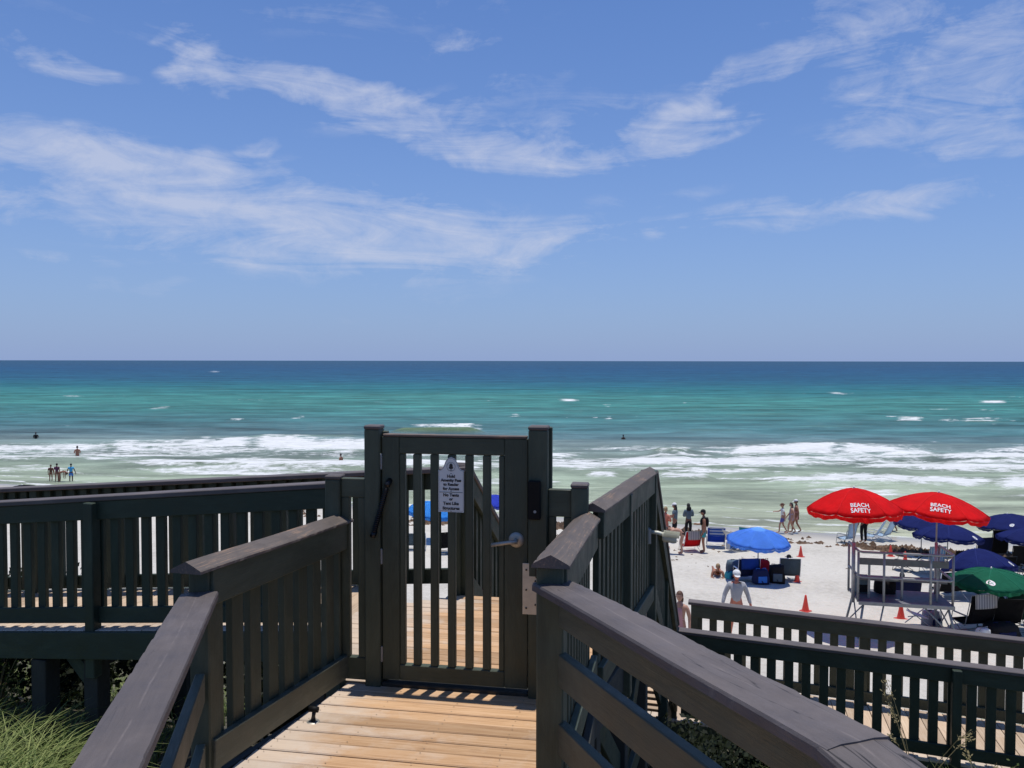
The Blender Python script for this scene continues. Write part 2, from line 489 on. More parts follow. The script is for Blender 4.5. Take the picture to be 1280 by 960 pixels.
def text_mesh(s, size, bold=0.0, spacing=1.0):
    cu = bpy.data.curves.new('t', 'FONT')
    cu.body = s; cu.size = size; cu.align_x = 'CENTER'; cu.offset = bold; cu.space_character = spacing
    cu.resolution_u = 3
    o = bpy.data.objects.new('t', cu)
    COL.objects.link(o)
    dg = bpy.context.evaluated_depsgraph_get()
    me = bpy.data.meshes.new_from_object(o.evaluated_get(dg))
    bpy.data.objects.remove(o)
    me.materials.clear()
    return me

# ------------------------------------------------------------------ value noise for terrain and sea (numpy)
_rng = np.random.RandomState(3)
_TAB = _rng.rand(256, 256)
def vnoise(x, y):
    xi = np.floor(x).astype(int); yi = np.floor(y).astype(int)
    fx = x - xi; fy = y - yi
    fx = fx * fx * (3 - 2 * fx); fy = fy * fy * (3 - 2 * fy)
    a = _TAB[xi & 255, yi & 255]; b = _TAB[(xi + 1) & 255, yi & 255]
    c = _TAB[xi & 255, (yi + 1) & 255]; d = _TAB[(xi + 1) & 255, (yi + 1) & 255]
    return (a * (1 - fx) + b * fx) * (1 - fy) + (c * (1 - fx) + d * fx) * fy
def fbm(x, y, o=4):
    s = 0; a = .5
    for k in range(o):
        s = s + a * vnoise(x + 17.3 * k, y + 9.1 * k); x = x * 2.03; y = y * 2.03; a *= .5
    return s
SX, SY = .28, .96
PROF_W = np.array([-40, 0, 3, 6, 8, 10, 13, 16, 20, 26, 34, 39, 41.2, 47, 62, 92, 400], float)
PROF_Z = np.array([5.9, 5.7, 5.55, 5.15, 4.1, 3.4, 2.7, 2.2, 1.75, 1.2, .5, .12, .0, -.40, -1.3, -3, -8], float)
def sand_base(x, y):
    return np.interp(SX * x + SY * y, PROF_W, PROF_Z)
def sand_h(x, y):
    x = np.asarray(x, float); y = np.asarray(y, float)
    w = SX * x + SY * y
    dune = np.clip((15 - w) / 8, 0, 1)
    dry = np.clip((38.5 - w) / 4, 0, 1)
    z = sand_base(x, y) + dune * .35 * (fbm(x * .35, y * .35) - .5)
    z = z + dry * (1 - dune) * (.10 * (fbm(x * .8 + 5, y * .8) - .47) + .10 * (fbm(x * 2.3, y * 2.3) - .47))
    return z
def ground_z(x, y):
    return float(sand_h(np.array([x]), np.array([y]))[0])
def grid_mesh(name, X, Y, Z, attrs=None):
    nr, nc = X.shape
    co = np.stack([X, Y, Z], -1).reshape(-1, 3)
    idx = np.arange(nr * nc).reshape(nr, nc)
    q = np.stack([idx[:-1, :-1], idx[:-1, 1:], idx[1:, 1:], idx[1:, :-1]], -1).reshape(-1, 4)
    me = bpy.data.meshes.new(name)
    me.vertices.add(len(co)); me.vertices.foreach_set('co', co.astype(np.float32).ravel())
    me.loops.add(q.size); me.loops.foreach_set('vertex_index', q.astype(np.int32).ravel())
    me.polygons.add(len(q)); me.polygons.foreach_set('loop_start', np.arange(0, q.size, 4, dtype=np.int32))
    me.update(calc_edges=True); me.validate()
    me.polygons.foreach_set('use_smooth', np.ones(len(q), bool))
    for k, a in (attrs or {}).items():
        at = me.attributes.new(k, 'FLOAT', 'POINT'); at.data.foreach_set('value', a.astype(np.float32).ravel())
    return me

# ------------------------------------------------------------------ sand
m, nt, b = nodes_of('sand')
geo = nt.nodes.new('ShaderNodeNewGeometry')
sp = nt.nodes.new('ShaderNodeSeparateXYZ'); nt.links.new(geo.outputs['Position'], sp.inputs[0])
wv = mth(nt, 'ADD', mth(nt, 'MULTIPLY', sp.outputs[0], SX), mth(nt, 'MULTIPLY', sp.outputs[1], SY))
pos = geo.outputs['Position']
big = noise(nt, pos, .35, 5, .6); fine = noise(nt, pos, 5.5, 6, .65); foot = noise(nt, pos, 2.1, 4, .6, .5); grain = noise(nt, pos, 60, 3, .6)
dry_c = ramp(nt, mth(nt, 'ADD', mth(nt, 'MULTIPLY', big, .5), mth(nt, 'MULTIPLY', fine, .5)), [(.32, (.46, .425, .365)), (.5, (.60, .56, .49)), (.72, (.68, .64, .565))])  # hollows coloured darker: footprint shade put into the sand colour
speck = ramp(nt, noise(nt, pos, 7, 8, .78, .4), [(.60, 0.0), (.72, .55)])
dry_c = mix(nt, speck, dry_c, (.36, .31, .27))
wet_c = ramp(nt, big, [(.3, (.30, .27, .22)), (.7, (.37, .335, .28))])
edge = mth(nt, 'ADD', wv, mth(nt, 'MULTIPLY_ADD', noise(nt, pos, .12, 3), 5, -2.5))
wet = ramp(nt, mth(nt, 'MULTIPLY_ADD', edge, .25, -9.3), [(0, 0.0), (1, 1.0)])
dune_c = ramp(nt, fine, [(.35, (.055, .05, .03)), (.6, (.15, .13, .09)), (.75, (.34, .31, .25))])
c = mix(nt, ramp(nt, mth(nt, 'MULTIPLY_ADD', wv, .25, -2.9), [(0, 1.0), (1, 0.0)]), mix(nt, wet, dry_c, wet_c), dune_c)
nt.links.new(c, b.inputs['Base Color'])
nt.links.new(ramp(nt, wet, [(0, .95), (1, .22)]), b.inputs['Roughness'])
b.inputs['Specular IOR Level'].default_value = .3
hh = mth(nt, 'ADD', mth(nt, 'MULTIPLY', foot, .8), mth(nt, 'ADD', mth(nt, 'MULTIPLY', fine, .45), mth(nt, 'MULTIPLY', grain, .08)))
bn = nt.nodes.new('ShaderNodeBump'); bn.inputs['Distance'].default_value = .26
nt.links.new(mth(nt, 'MULTIPLY_ADD', wet, -.75, .78), bn.inputs['Strength'])
nt.links.new(hh, bn.inputs['Height']); nt.links.new(bn.outputs[0], b.inputs['Normal'])
ys = np.concatenate([np.linspace(-60, 2, 32), np.linspace(2.3, 16, 90), np.linspace(16.12, 48, 300), np.linspace(48.5, 130, 60), np.linspace(140, 1500, 12)])
ts = np.sinh(np.linspace(-2.6, 2.6, 460)); ts = ts / ts.max()
Yg, Tg = np.meshgrid(ys, ts, indexing='ij')
ext = np.where(Yg < 60, 300.0, 300 + (Yg - 60) * 1.2)
Xg = Tg * ext + .15 * Yg * (np.abs(Tg) < .5) * 0
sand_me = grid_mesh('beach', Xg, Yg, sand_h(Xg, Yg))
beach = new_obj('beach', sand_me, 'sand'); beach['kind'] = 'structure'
tag(beach, 'white sand beach with dunes running down to the surf', kind='structure')

# ------------------------------------------------------------------ sea
# breakers: (u0, u1) as tan(azimuth), far and near distance at each end, foam strength, crest height
def T(u): return (u - 640) / 960
def Dv(v): return 8.6 * 960 / (v - 451)
BREAK = [  # u0 u1 vtop0 vbot0 vtop1 vbot1 strength crest
    (120, 330, 553, 568, 549, 567, 1.0, .35), (300, 500, 549, 567, 553, 568, 1.0, .35), (-120, 170, 558, 570, 554, 567, .62, .2),
    (-160, 140, 570, 577, 571, 577, .75, .2), (120, 640, 574, 585, 578, 589, .95, .3), (-160, 110, 585, 592, 585, 593, .55, .1),
    (560, 735, 566, 573, 566, 574, .7, .2), (900, 1060, 557, 574, 555, 571, 1.0, .4), (1040, 1180, 556, 570, 560, 573, .9, .4), (1150, 1500, 563, 577, 566, 582, 1.0, .4),
    (750, 1040, 573, 584, 571, 585, .92, .25), (810, 870, 558, 571, 557, 573, .6, .25), (1050, 1500, 579, 590, 582, 596, .95, .3), (1000, 1080, 576, 583, 578, 586, .6, .2),
    (730, 780, 591, 598, 592, 598, .8, .2), (815, 900, 592, 599, 592, 600, .9, .25), (940, 1260, 592, 601, 598, 610, .85, .25), (1230, 1500, 598, 611, 603, 616, .9, .3),
    (505, 606, 531, 536, 532, 537, .66, .0), (1115, 1160, 521.5, 524.5, 522, 525, .7, .1), (1195, 1255, 522, 528, 524, 530, .62, .15), (695, 727, 498.5, 501, 499, 501.5, .85, 0),
    (1030, 1062, 489, 491.5, 490, 493, .7, 0), (1220, 1264, 499.5, 502.5, 500, 503, .9, 0), (70, 110, 494.5, 497, 495, 497, .5, 0), (258, 280, 464, 466, 464, 466, .6, 0),
    (1150, 1200, 509, 511.5, 510, 512, .5, 0), (245, 256, 513, 515, 513, 515, .8, 0), (1155, 1185, 550, 553, 551, 554, .6, .15), (980, 1050, 545, 549, 547, 551, .25, .2)]
SWELL = [(470, 620, 543, .9, 1.8), (830, 965, 540, .5, 1.7), (790, 905, 566, .32, 1.7), (-100, 200, 541, .3, 2.0), (300, 470, 548, .3, 2.0), (1000, 1100, 553, .3, 1.6), (880, 1100, 519, .3, 2.5), (1180, 1300, 529, .4, 2.2)]
rows = np.concatenate([np.linspace(30, 60, 190)[:-1], np.linspace(60, 100, 240)[:-1], 100 * (1.014 ** np.arange(0, 150)), 100 * (1.014 ** 150) * (1.16 ** np.arange(0, 28))])
tans = np.concatenate([np.linspace(-2.6, -.82, 40)[:-1], np.linspace(-.82, .82, 560), np.linspace(.82, 2.6, 40)[1:]])
Yg, Tg = np.meshgrid(rows, tans, indexing='ij')
Xg = Yg * Tg
fade = np.clip((260 - Yg) / 160, 0, 1)
shore_w = SX * Xg + SY * Yg
sh = np.clip((shore_w - 42) / 20, 0.06, 1)
Z = np.zeros_like(Xg)
for (lx, ly, amp, ph) in ((.06, .62, .10, .3), (-.10, .85, .07, 1.9), (.22, 1.15, .045, 4.0), (-.3, 1.7, .03, 2.2), (.02, .33, .10, 5.0)):
    Z += amp * np.sin(lx * Xg + ly * Yg + ph + 2.5 * fbm(Xg * .03 + ph, Yg * .05))
Z += .16 * (fbm(Xg * .18, Yg * .5) - .47)
Z *= sh * fade
foam = np.zeros_like(Xg)
wob = fbm(Xg * .11, Yg * .05 + 3) - .47
wob2 = fbm(Xg * .6, Yg * .15 + 8) - .47
for (u0, u1, a0, b0, a1, b1, st, cr) in BREAK:
    k = np.clip((Tg - T(u0)) / (T(u1) - T(u0)), 0, 1)
    far = Dv(a0) * (1 - k) + Dv(a1) * k; near = Dv(b0) * (1 - k) + Dv(b1) * k
    mid = (far + near) / 2; half = np.abs(far - near) / 2
    mid = mid + half * (1.1 * wob + .7 * wob2)
    span = (T(u1) - T(u0))
    e = np.clip((Tg - T(u0)) / (.12 * span + .01), 0, 1) * np.clip((T(u1) - Tg) / (.12 * span + .01), 0, 1)
    d = (Yg - mid) / half
    prof = np.clip(1.35 - np.abs(d), 0, 1)
    foam = np.maximum(foam, prof * e * st)
    if cr:
        q = (Yg - (mid - .35 * half)) / np.maximum(half * .75, .5)
        Z += cr * e * np.exp(-q * q) * np.where(q < 0, 1, 1)
for (u0, u1, v, hgt, wd) in SWELL:
    yc = Dv(v) + 2.2 * wob
    e = np.clip((Tg - T(u0)) / .04, 0, 1) * np.clip((T(u1) - Tg) / .04, 0, 1)
    e = e * e * (3 - 2 * e)
    q = (Yg - yc) / wd
    Z += hgt * e * np.exp(-np.where(q < 0, q * q * 2.2, q * q * .8))
# spent foam streaks between the breakers and the wash at the waterline
zone = np.clip((shore_w - 44) / 6, 0, 1) * np.clip((82 + 6 * wob - Yg) / 8, 0, 1)
st = fbm(Xg * .13 + 4, Yg * .42) - .44
foam = np.maximum(foam, np.clip(st * 3.0, 0, .62) * zone)
for wl_, s_ in ((41.6, .75), (43.6, .55), (46.5, .45)):
    q = (shore_w - wl_ - 2.4 * wob - .8 * wob2) / .28
    foam = np.maximum(foam, s_ * np.exp(-q * q))
# small crests far out
wc = fbm(Xg * .22 + 40, Yg * .12 + 11, 4)
foam = np.maximum(foam, np.clip((wc - .70) * 8, 0, .55) * np.clip((Yg - 95) / 20, 0, 1) * fade)
m, nt, b = nodes_of('sea_water')
geo = nt.nodes.new('ShaderNodeNewGeometry'); pos = geo.outputs['Position']
sp = nt.nodes.new('ShaderNodeSeparateXYZ'); nt.links.new(pos, sp.inputs[0])
mp = nt.nodes.new('ShaderNodeMapping'); mp.inputs['Scale'].default_value = (.011, .03, .03); nt.links.new(pos, mp.inputs[0])
patch = noise(nt, mp.outputs[0], 1.0, 5, .6, .4)
mp2 = nt.nodes.new('ShaderNodeMapping'); mp2.inputs['Scale'].default_value = (.10, .30, .3); nt.links.new(pos, mp2.inputs[0])
rip = noise(nt, mp2.outputs[0], 1.0, 7, .65, .3)
q = mth(nt, 'ADD', mth(nt, 'MULTIPLY', sp.outputs[0], .10), sp.outputs[1])
q = mth(nt, 'MULTIPLY', q, mth(nt, 'MULTIPLY_ADD', patch, .36, .82))
k = mth(nt, 'DIVIDE', 8256 / 220, q)       # depth falls off with distance from the shore
STOPS = [(.012, (.014, .068, .135)), (.05, (.011, .074, .158)), (.11, (.013, .098, .166)), (.16, (.020, .155, .172)), (.21, (.048, .214, .188)), (.26, (.052, .214, .186)), (.30, (.054, .200, .188)),
         (.37, (.064, .178, .186)), (.43, (.105, .192, .204)), (.48, (.18, .25, .24)), (.63, (.30, .365, .265)), (.77, (.39, .44, .31)), (.92, (.43, .445, .31))]
wc_ = ramp(nt, k, STOPS)
wc_ = mix(nt, 1.0, wc_, ramp(nt, rip, [(.3, .58), (.5, .97), (.7, 1.38)]), 'MULTIPLY')
mp6 = nt.nodes.new('ShaderNodeMapping'); mp6.inputs['Scale'].default_value = (.010, .085, .1); nt.links.new(pos, mp6.inputs[0])
strk = noise(nt, mp6.outputs[0], 1.0, 7, .72, .5)
wc_ = mix(nt, 1.0, wc_, ramp(nt, strk, [(.32, .68), (.5, .98), (.68, 1.22)]), 'MULTIPLY')
mp7 = nt.nodes.new('ShaderNodeMapping'); mp7.inputs['Scale'].default_value = (.035, .22, .2); nt.links.new(pos, mp7.inputs[0])
wc_ = mix(nt, 1.0, wc_, ramp(nt, noise(nt, mp7.outputs[0], 1.0, 8, .74, .6), [(.36, .62), (.5, 1.0), (.66, 1.25)]), 'MULTIPLY')
# swell tops tinted green: light through thin water put into the colour
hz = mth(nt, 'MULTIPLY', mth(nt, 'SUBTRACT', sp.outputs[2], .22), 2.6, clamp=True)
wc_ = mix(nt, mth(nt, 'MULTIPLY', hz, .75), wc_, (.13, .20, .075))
at = nt.nodes.new('ShaderNodeAttribute'); at.attribute_name = 'foam'
mp3 = nt.nodes.new('ShaderNodeMapping'); mp3.inputs['Scale'].default_value = (.55, 1.0, 1); nt.links.new(pos, mp3.inputs[0])
fn = noise(nt, mp3.outputs[0], 1.3, 9, .72, .8)
mp5 = nt.nodes.new('ShaderNodeMapping'); mp5.inputs['Scale'].default_value = (.10, .75, 1); nt.links.new(pos, mp5.inputs[0])
fs = noise(nt, mp5.outputs[0], 1.0, 6, .65, .9)
lace = mth(nt, 'ADD', mth(nt, 'MULTIPLY', fn, .5), mth(nt, 'MULTIPLY', fs, .5))
fm = mth(nt, 'SUBTRACT', mth(nt, 'ADD', at.outputs['Fac'], mth(nt, 'MULTIPLY_ADD', lace, 3.4, -1.7)), .34)
fm = mth(nt, 'MULTIPLY', fm, 2.6, clamp=True)
fm = mth(nt, 'MULTIPLY', fm, mth(nt, 'MULTIPLY', at.outputs['Fac'], 6, clamp=True))
foamc = ramp(nt, fn, [(.3, (.60, .61, .59)), (.6, (.78, .79, .78))])
wcol = mix(nt, fm, wc_, foamc)
nt.nodes.remove(b)
dif = nt.nodes.new('ShaderNodeBsdfDiffuse'); nt.links.new(wcol, dif.inputs['Color'])
glo = nt.nodes.new('ShaderNodeBsdfGlossy'); glo.inputs['Roughness'].default_value = .22
fre = nt.nodes.new('ShaderNodeFresnel'); fre.inputs['IOR'].default_value = 1.33
ff = mth(nt, 'MULTIPLY', mth(nt, 'MINIMUM', fre.outputs[0], .17), mth(nt, 'MULTIPLY_ADD', fm, -.9, 1.0))   # a choppy sea mirrors little even at a glancing angle
wmx = nt.nodes.new('ShaderNodeMixShader'); nt.links.new(ff, wmx.inputs[0])
nt.links.new(dif.outputs[0], wmx.inputs[1]); nt.links.new(glo.outputs[0], wmx.inputs[2])
nt.links.new(wmx.outputs[0], nt.nodes['Material Output'].inputs[0])
mp4 = nt.nodes.new('ShaderNodeMapping'); mp4.inputs['Scale'].default_value = (.6, 1.5, 1); nt.links.new(pos, mp4.inputs[0])
r1 = noise(nt, mp4.outputs[0], .8, 8, .65, .4)
hgt = mth(nt, 'ADD', mth(nt, 'MULTIPLY', r1, 1.0), mth(nt, 'MULTIPLY', rip, 2.4))
bn = nt.nodes.new('ShaderNodeBump'); bn.inputs['Strength'].default_value = .9; bn.inputs['Distance'].default_value = .45
nt.links.new(hgt, bn.inputs['Height'])
for sh_ in (dif, glo, fre): nt.links.new(bn.outputs[0], sh_.inputs['Normal'])
sea_me = grid_mesh('sea', Xg, Yg, Z, {'foam': foam})
sea = new_obj('sea', sea_me, 'sea_water')
tag(sea, 'green and blue sea with white breakers up to the horizon', kind='structure')

# ------------------------------------------------------------------ boardwalk: decks, ramps, stairs
GO, GN, GD = V((-.972, 4.388, 0)), V((.9863, -.1648, 0)), V((.1648, .9863, 0))   # gate line: origin, across, forward
ER, EF = V((.9622, -.2725, 0)), V((.2725, .9622, 0))                              # landing, stairs and walkways: across, forward
UP = V((0, 0, 1))
def G(t, z, off=0.0):
    p = GO + GN * t + GD * off; return V((p.x, p.y, z))
def post(name, root, x, y, z0, z1, size, d, m='paint', bev=.006):
    return board(name, root, (x, y, z0), (x, y, z1), size, size, m, up=d, bev=bev)
def railing(root, c0, c1, b0, b1, pitch=.15, pw=.07, pt=.036, side=-1, capw=.14, capm='cap_paint', m='paint', fas=.14, bot=.12, seed=0, botm=None, worn=False, start=.08, ends=(.05, .05), lap=.03):
    """c0, c1: cap top at both ends; b0, b1: height of the underside of the bottom board there"""
    c0, c1 = V(c0), V(c1)
    d = (c1 - c0).normalized(); flat = V((d.x, d.y, 0)).normalized()
    L = (c1 - c0).length
    if worn: worn_board('cap', root, c0 - d * ends[0], c1 + d * ends[1], capw, .05, capm, seed, drop=.016, peak=True)
    else: board('cap', root, c0 - d * ends[0], c1 + d * ends[1], capw, .04, capm, drop=.02, bev=.006)
    board('top_board', root, c0 - UP * (.042 + fas / 2), c1 - UP * (.042 + fas / 2), .036, fas, m, off=side * .038)
    board('bottom_board', root, V((c0.x, c0.y, b0 + bot / 2)), V((c1.x, c1.y, b1 + bot / 2)), .036, bot, botm or m, off=side * .038)
    n = int((L - start) / pitch)
    for i in range(n + 1):
        s = start + i * pitch
        if s > L - .04: break
        k = s / L
        p = c0.lerp(c1, k); zb = b0 + (b1 - b0) * k + lap
        j = random.uniform(-.004, .004)
        x, y = p.x + flat.x * j, p.y + flat.y * j
        board('picket', root, (x, y, zb), (x, y, p.z - .045), pt, pw, m, up=flat, bev=.003)
def planks(root, rows, thick=.034, m='deck_wood', wid=.1055, up=UP):
    for (p0, p1) in rows:
        j = random.uniform(-.0025, .0025)
        board('plank', root, V(p0) + UP * j, V(p1) + UP * j, wid, thick, m, up=up, drop=thick / 2, bev=.005)

deck_b = structure('gate_ramp', (G(.7, 6.4)))
tag(deck_b, 'tan plank ramp leading up to the closed gate', kind='structure')
RS = .075
rows = []
PL, PR = V((-1.29, 3.2, 0)), V((.147, 2.82, 0))
for i in range(15):
    o = -.06 - i * .1145
    z = 6.745 - o * RS
    # left end follows the left railing, right end runs under the right railing
    lt = .02 + .13 * o * .55
    a = G(.03 + .085 * o, z, o); b = G(1.40 - .02 * o, z, o)
    rows.append((a, b))
planks(deck_b, rows, up=UP + GD * RS)
for t, o1 in ((-.015, -1.35), (1.43, -1.45)):
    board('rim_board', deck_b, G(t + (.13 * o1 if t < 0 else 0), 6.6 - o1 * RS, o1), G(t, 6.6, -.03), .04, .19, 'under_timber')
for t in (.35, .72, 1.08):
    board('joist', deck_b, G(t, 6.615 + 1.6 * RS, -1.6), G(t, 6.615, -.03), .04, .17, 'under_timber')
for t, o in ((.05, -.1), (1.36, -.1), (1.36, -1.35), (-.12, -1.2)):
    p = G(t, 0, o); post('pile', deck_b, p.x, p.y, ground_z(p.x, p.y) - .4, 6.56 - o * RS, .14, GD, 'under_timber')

def screws(root, rows, fr, n):
    bm = bmesh.new()
    for (p0, p1) in rows:
        for f in fr:
            for w in (-.03, .03):
                c = V(p0).lerp(V(p1), f + random.uniform(-.004, .004)) + GD * w + n * .0035
                vs_ = [bm.verts.new(c + V((math.cos(k * math.pi / 3), math.sin(k * math.pi / 3), 0)) * .0035) for k in range(6)]
                bm.faces.new(vs_)
    o = new_obj('deck_screws', from_bm(bm, 'screws'), 'screw_steel', root); o['kind'] = 'stuff'
simple('screw_steel', (.24, .17, .11), .5, .2)
screws(deck_b, rows, (.035, .25, .51, .76, .97), (UP + GD * RS).normalized())
deck_a = structure('upper_ramp', (0, 1, 6.9))
tag(deck_a, 'upper plank ramp coming down to the bend before the gate', kind='structure')
AD = V((-.307, .952, 0)); AR = V((.952, .307, 0))
rows = []
for i in range(38):
    o = i * .1145
    c = V((-.57, 2.93, 6.865)) - AD * o + UP * (.076 * o)
    w0, w1 = (-.70, .72) if i > 3 else (-.70 + .09 * (3 - i), .62 - .12 * (3 - i))
    rows.append((c + AR * w0, c + AR * w1))
planks(deck_a, rows, up=UP + AD * .076)
for w in (-.62, 0, .62):
    c = V((-.57, 2.93, 6.73)) + AR * w
    board('joist', deck_a, c - AD * .25 + UP * .02, c - AD * 4.3 + UP * .327, .04, .17, 'under_timber')
for w in (-.62, .62):
    for o in (1.2, 3.6):
        c = V((-.57, 2.93, 6.7)) + AR * w - AD * o
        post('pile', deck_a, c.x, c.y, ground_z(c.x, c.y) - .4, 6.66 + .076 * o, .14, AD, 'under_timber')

land = structure('landing', (0, 5.4, 6.4))
tag(land, 'tan plank landing beyond the gate at the head of the stairs', kind='structure')
LP, RP = V((-.43, 6.55, 0)), V((1.10, 6.12, 0))
W0 = V((-1.306, 5.70, 0))
def land_z(p): return 6.742 - .07 * (V((p.x, p.y, 0)) - GO).dot(GD)
poly = [V((-.98, 4.42, 0)), V((.44, 4.19, 0)), V((1.13, 6.15, 0)), V((-.46, 6.59, 0)), V((-1.25, 5.9, 0)), V((-1.30, 5.72, 0))]
def clip_row(o):
    ts = []
    for a, b in zip(poly, poly[1:] + poly[:1]):
        da, db = (a - GO).dot(GD) - o, (b - GO).dot(GD) - o
        if da * db < 0:
            p = a.lerp(b, da / (da - db)); ts.append((p - GO).dot(GN))
    return (min(ts), max(ts)) if len(ts) >= 2 else None
rows = []
o = .09
while o < 2.4:
    r = clip_row(o)
    if r and r[1] - r[0] > .12:
        rows.append((G(r[0] + .01, 6.742 - .07 * o, o), G(r[1] - .01, 6.742 - .07 * o, o)))
    o += .1145
planks(land, rows, up=UP + GD * .07)
for a, b in ((poly[1], poly[2]), (poly[2], poly[3]), (poly[5], poly[0])):
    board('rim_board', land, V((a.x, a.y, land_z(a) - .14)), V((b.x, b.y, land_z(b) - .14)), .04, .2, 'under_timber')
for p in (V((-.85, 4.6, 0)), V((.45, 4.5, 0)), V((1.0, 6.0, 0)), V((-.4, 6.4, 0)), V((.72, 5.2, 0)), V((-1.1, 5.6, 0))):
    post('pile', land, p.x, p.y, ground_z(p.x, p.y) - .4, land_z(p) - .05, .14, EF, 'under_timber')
for a, b in ((V((.50, 4.5, 6.45)), V((.85, 5.5, 5.5))), (V((1.02, 5.95, 6.45)), V((.70, 5.05, 5.6))), (V((.55, 4.55, 5.6)), V((1.05, 5.95, 5.75)))):
    board('brace', land, a, b, .04, .14, 'paint_green')

walk = structure('left_walkway', (-3, 6.6, 6.3))
tag(walk, 'raised plank walkway leading off to the left beyond the gate', kind='structure')
def wdeck(s): return 6.615 - .098 * (s - .61)
rows = []
i = 0
while .66 + i * .142 < 8.2:
    s = .66 + i * .142
    p = LP - ER * s
    rows.append((p - EF * 1.16 + UP * wdeck(s), p + EF * .06 + UP * wdeck(s))); i += 1
planks(walk, rows, m='deck_wood_pale', wid=.135, up=UP - ER * .098)
for off in (-1.185, .085, -.55):
    a, b = LP - ER * .62 + EF * off, LP - ER * 8.2 + EF * off
    board('rim_board' if off != -.55 else 'joist', walk, a + UP * (wdeck(.62) - (.115 if off != -.55 else .145)), b + UP * (wdeck(8.2) - (.115 if off != -.55 else .145)), .04, .22, 'paint_green')
for s in (.75, 2.83, 5.2, 7.6):
    for off in (-1.06, .0):
        p = LP - ER * s + EF * off
        post('pile', walk, p.x, p.y, ground_z(p.x, p.y) - .4, wdeck(s) - .04, .14, EF, 'under_timber')
    a, b = LP - ER * s - EF * 1.06, LP - ER * s
    board('cross_beam', walk, a + UP * (wdeck(s) - .33) - ER * .1, b + UP * (wdeck(s) - .33) - ER * .1, .04, .16, 'under_timber')
p = LP - ER * 3.30 - EF * 1.12; post('pile', walk, p.x, p.y, ground_z(p.x, p.y) - .4, wdeck(3.3) - .24, .15, EF, 'under_timber')
p = LP - ER * 2.83 - EF * 1.09
board('brace', walk, p - ER * -.02 + UP * 5.9, p - ER * .32 + UP * 6.25, .04, .12, 'paint_green')

ST_RUN, ST_SL = 3.0, .722
stairs = structure('stairs', (.8, 7.8, 5.2))
tag(stairs, 'timber stairs going down from the landing towards the beach', kind='structure')
NT = 11
z_top = 6.60
for i in range(1, NT + 1):
    o = (i - .45) * ST_RUN / (NT + .5); z = z_top - i * (ST_RUN * ST_SL) / (NT + 1)
    for k in (-.07, .07):
        a = LP + EF * (o + k) + UP * z + ER * .05; b = RP + EF * (o + k) + UP * z - ER * .05
        board('tread', stairs, a, b, .13, .036, 'deck_wood_pale', drop=.018)
for base, sg in ((LP, 1), (RP, -1), ((LP + RP) / 2, 1)):
    a = base + ER * .03 * sg + UP * (z_top - .2); b = base + EF * ST_RUN + ER * .03 * sg + UP * (z_top - .2 - ST_RUN * ST_SL)
    board('stringer', stairs, a, b, .04, .26, 'paint_green')

low = structure('lower_walkway', (4, 9, 4.2))
tag(low, 'lower plank walkway crossing to the right at the foot of the stairs', kind='structure')
N0 = V((1.95, 8.95, 0))
def ldeck(s): return 4.385 - .03 * s
rows = []
i = 0
while -1.65 + i * .142 < 9:
    s = -1.65 + i * .142
    p = N0 + ER * s
    rows.append((p - EF * .05 + UP * ldeck(s), p + EF * 1.22 + UP * ldeck(s))); i += 1
planks(low, rows, m='deck_wood_pale', wid=.135, up=UP + ER * .03)
for off in (-.03, 1.2):
    board('rim_board', low, N0 - ER * 1.7 + EF * off + UP * (ldeck(-1.7) - .145), N0 + ER * 9 + EF * off + UP * (ldeck(9) - .145), .04, .22, 'paint_green')
for s in (-1.4, .1, 2.45, 4.8, 7.2):
    for off in (.08, 1.1):
        p = N0 + ER * s + EF * off
        post('pile', low, p.x, p.y, ground_z(p.x, p.y) - .5, ldeck(s) - .04, .14, EF, 'under_timber')

# ------------------------------------------------------------------ railings
t = thing('railing', 'dark picket railing with worn brown-grey cap left of the gate ramp', 'railing', (-1.13, 3.8, 6.8), 'boardwalk railings')
railing(t, (-1.29, 3.17, 7.775), (-.985, 4.41, 7.712), 6.885, 6.775, .146, .085, .036, -1, capm='cap_worn', worn=True, seed=4, botm='paint_faded', ends=(.1, .02), fas=.15, bot=.13)
post('post', t, -1.29, 3.2, ground_z(-1.29, 3.2) - .3, 7.73, .09, GD)
t = thing('railing', 'dark board railing with scuffed purple-grey cap at lower left, nearest the viewer', 'railing', (-.7, 1.5, 7.0), 'boardwalk railings')
c0, dv = V((-1.285, 3.13, 7.648)), V((.27, -.963, .062))
worn_board('cap', t, c0, c0 + dv * 3.6, .148, .032, 'cap_scuffed', 11, drop=.016, seg=260, chip=.005)
for nm, dz, hh in (('top_board', -.095, .12), ('middle_board', -.40, .12), ('lower_board', -.695, .12)):
    board(nm, t, c0 + UP * dz, c0 + dv * 3.6 + UP * dz, .038, hh, 'paint_faded', off=-.0)
q = c0 + dv * 2.2; post('post', t, q.x - .075, q.y, ground_z(q.x, q.y) - .3, q.z - .05, .09, dv)
t = thing('railing', 'dark board railing with split grey cap at lower right, nearest the viewer', 'railing', (.6, 1.4, 7.0), 'boardwalk railings')
c0, dv = V((.165, 2.78, 7.79)), V((.3195, -.9476, .0775))
bend = c0 + dv * 1.46; dv2 = V((.17, -.985, .004))
worn_board('cap', t, c0 - dv * .06, bend + dv * .012, .150, .032, 'cap_scuffed', 23, drop=.016, seg=200, chip=.0045)
worn_board('cap', t, bend - dv2 * .012, bend + dv2 * 2.0, .150, .032, 'cap_cracked', 27, drop=.0165, seg=200, chip=.006)
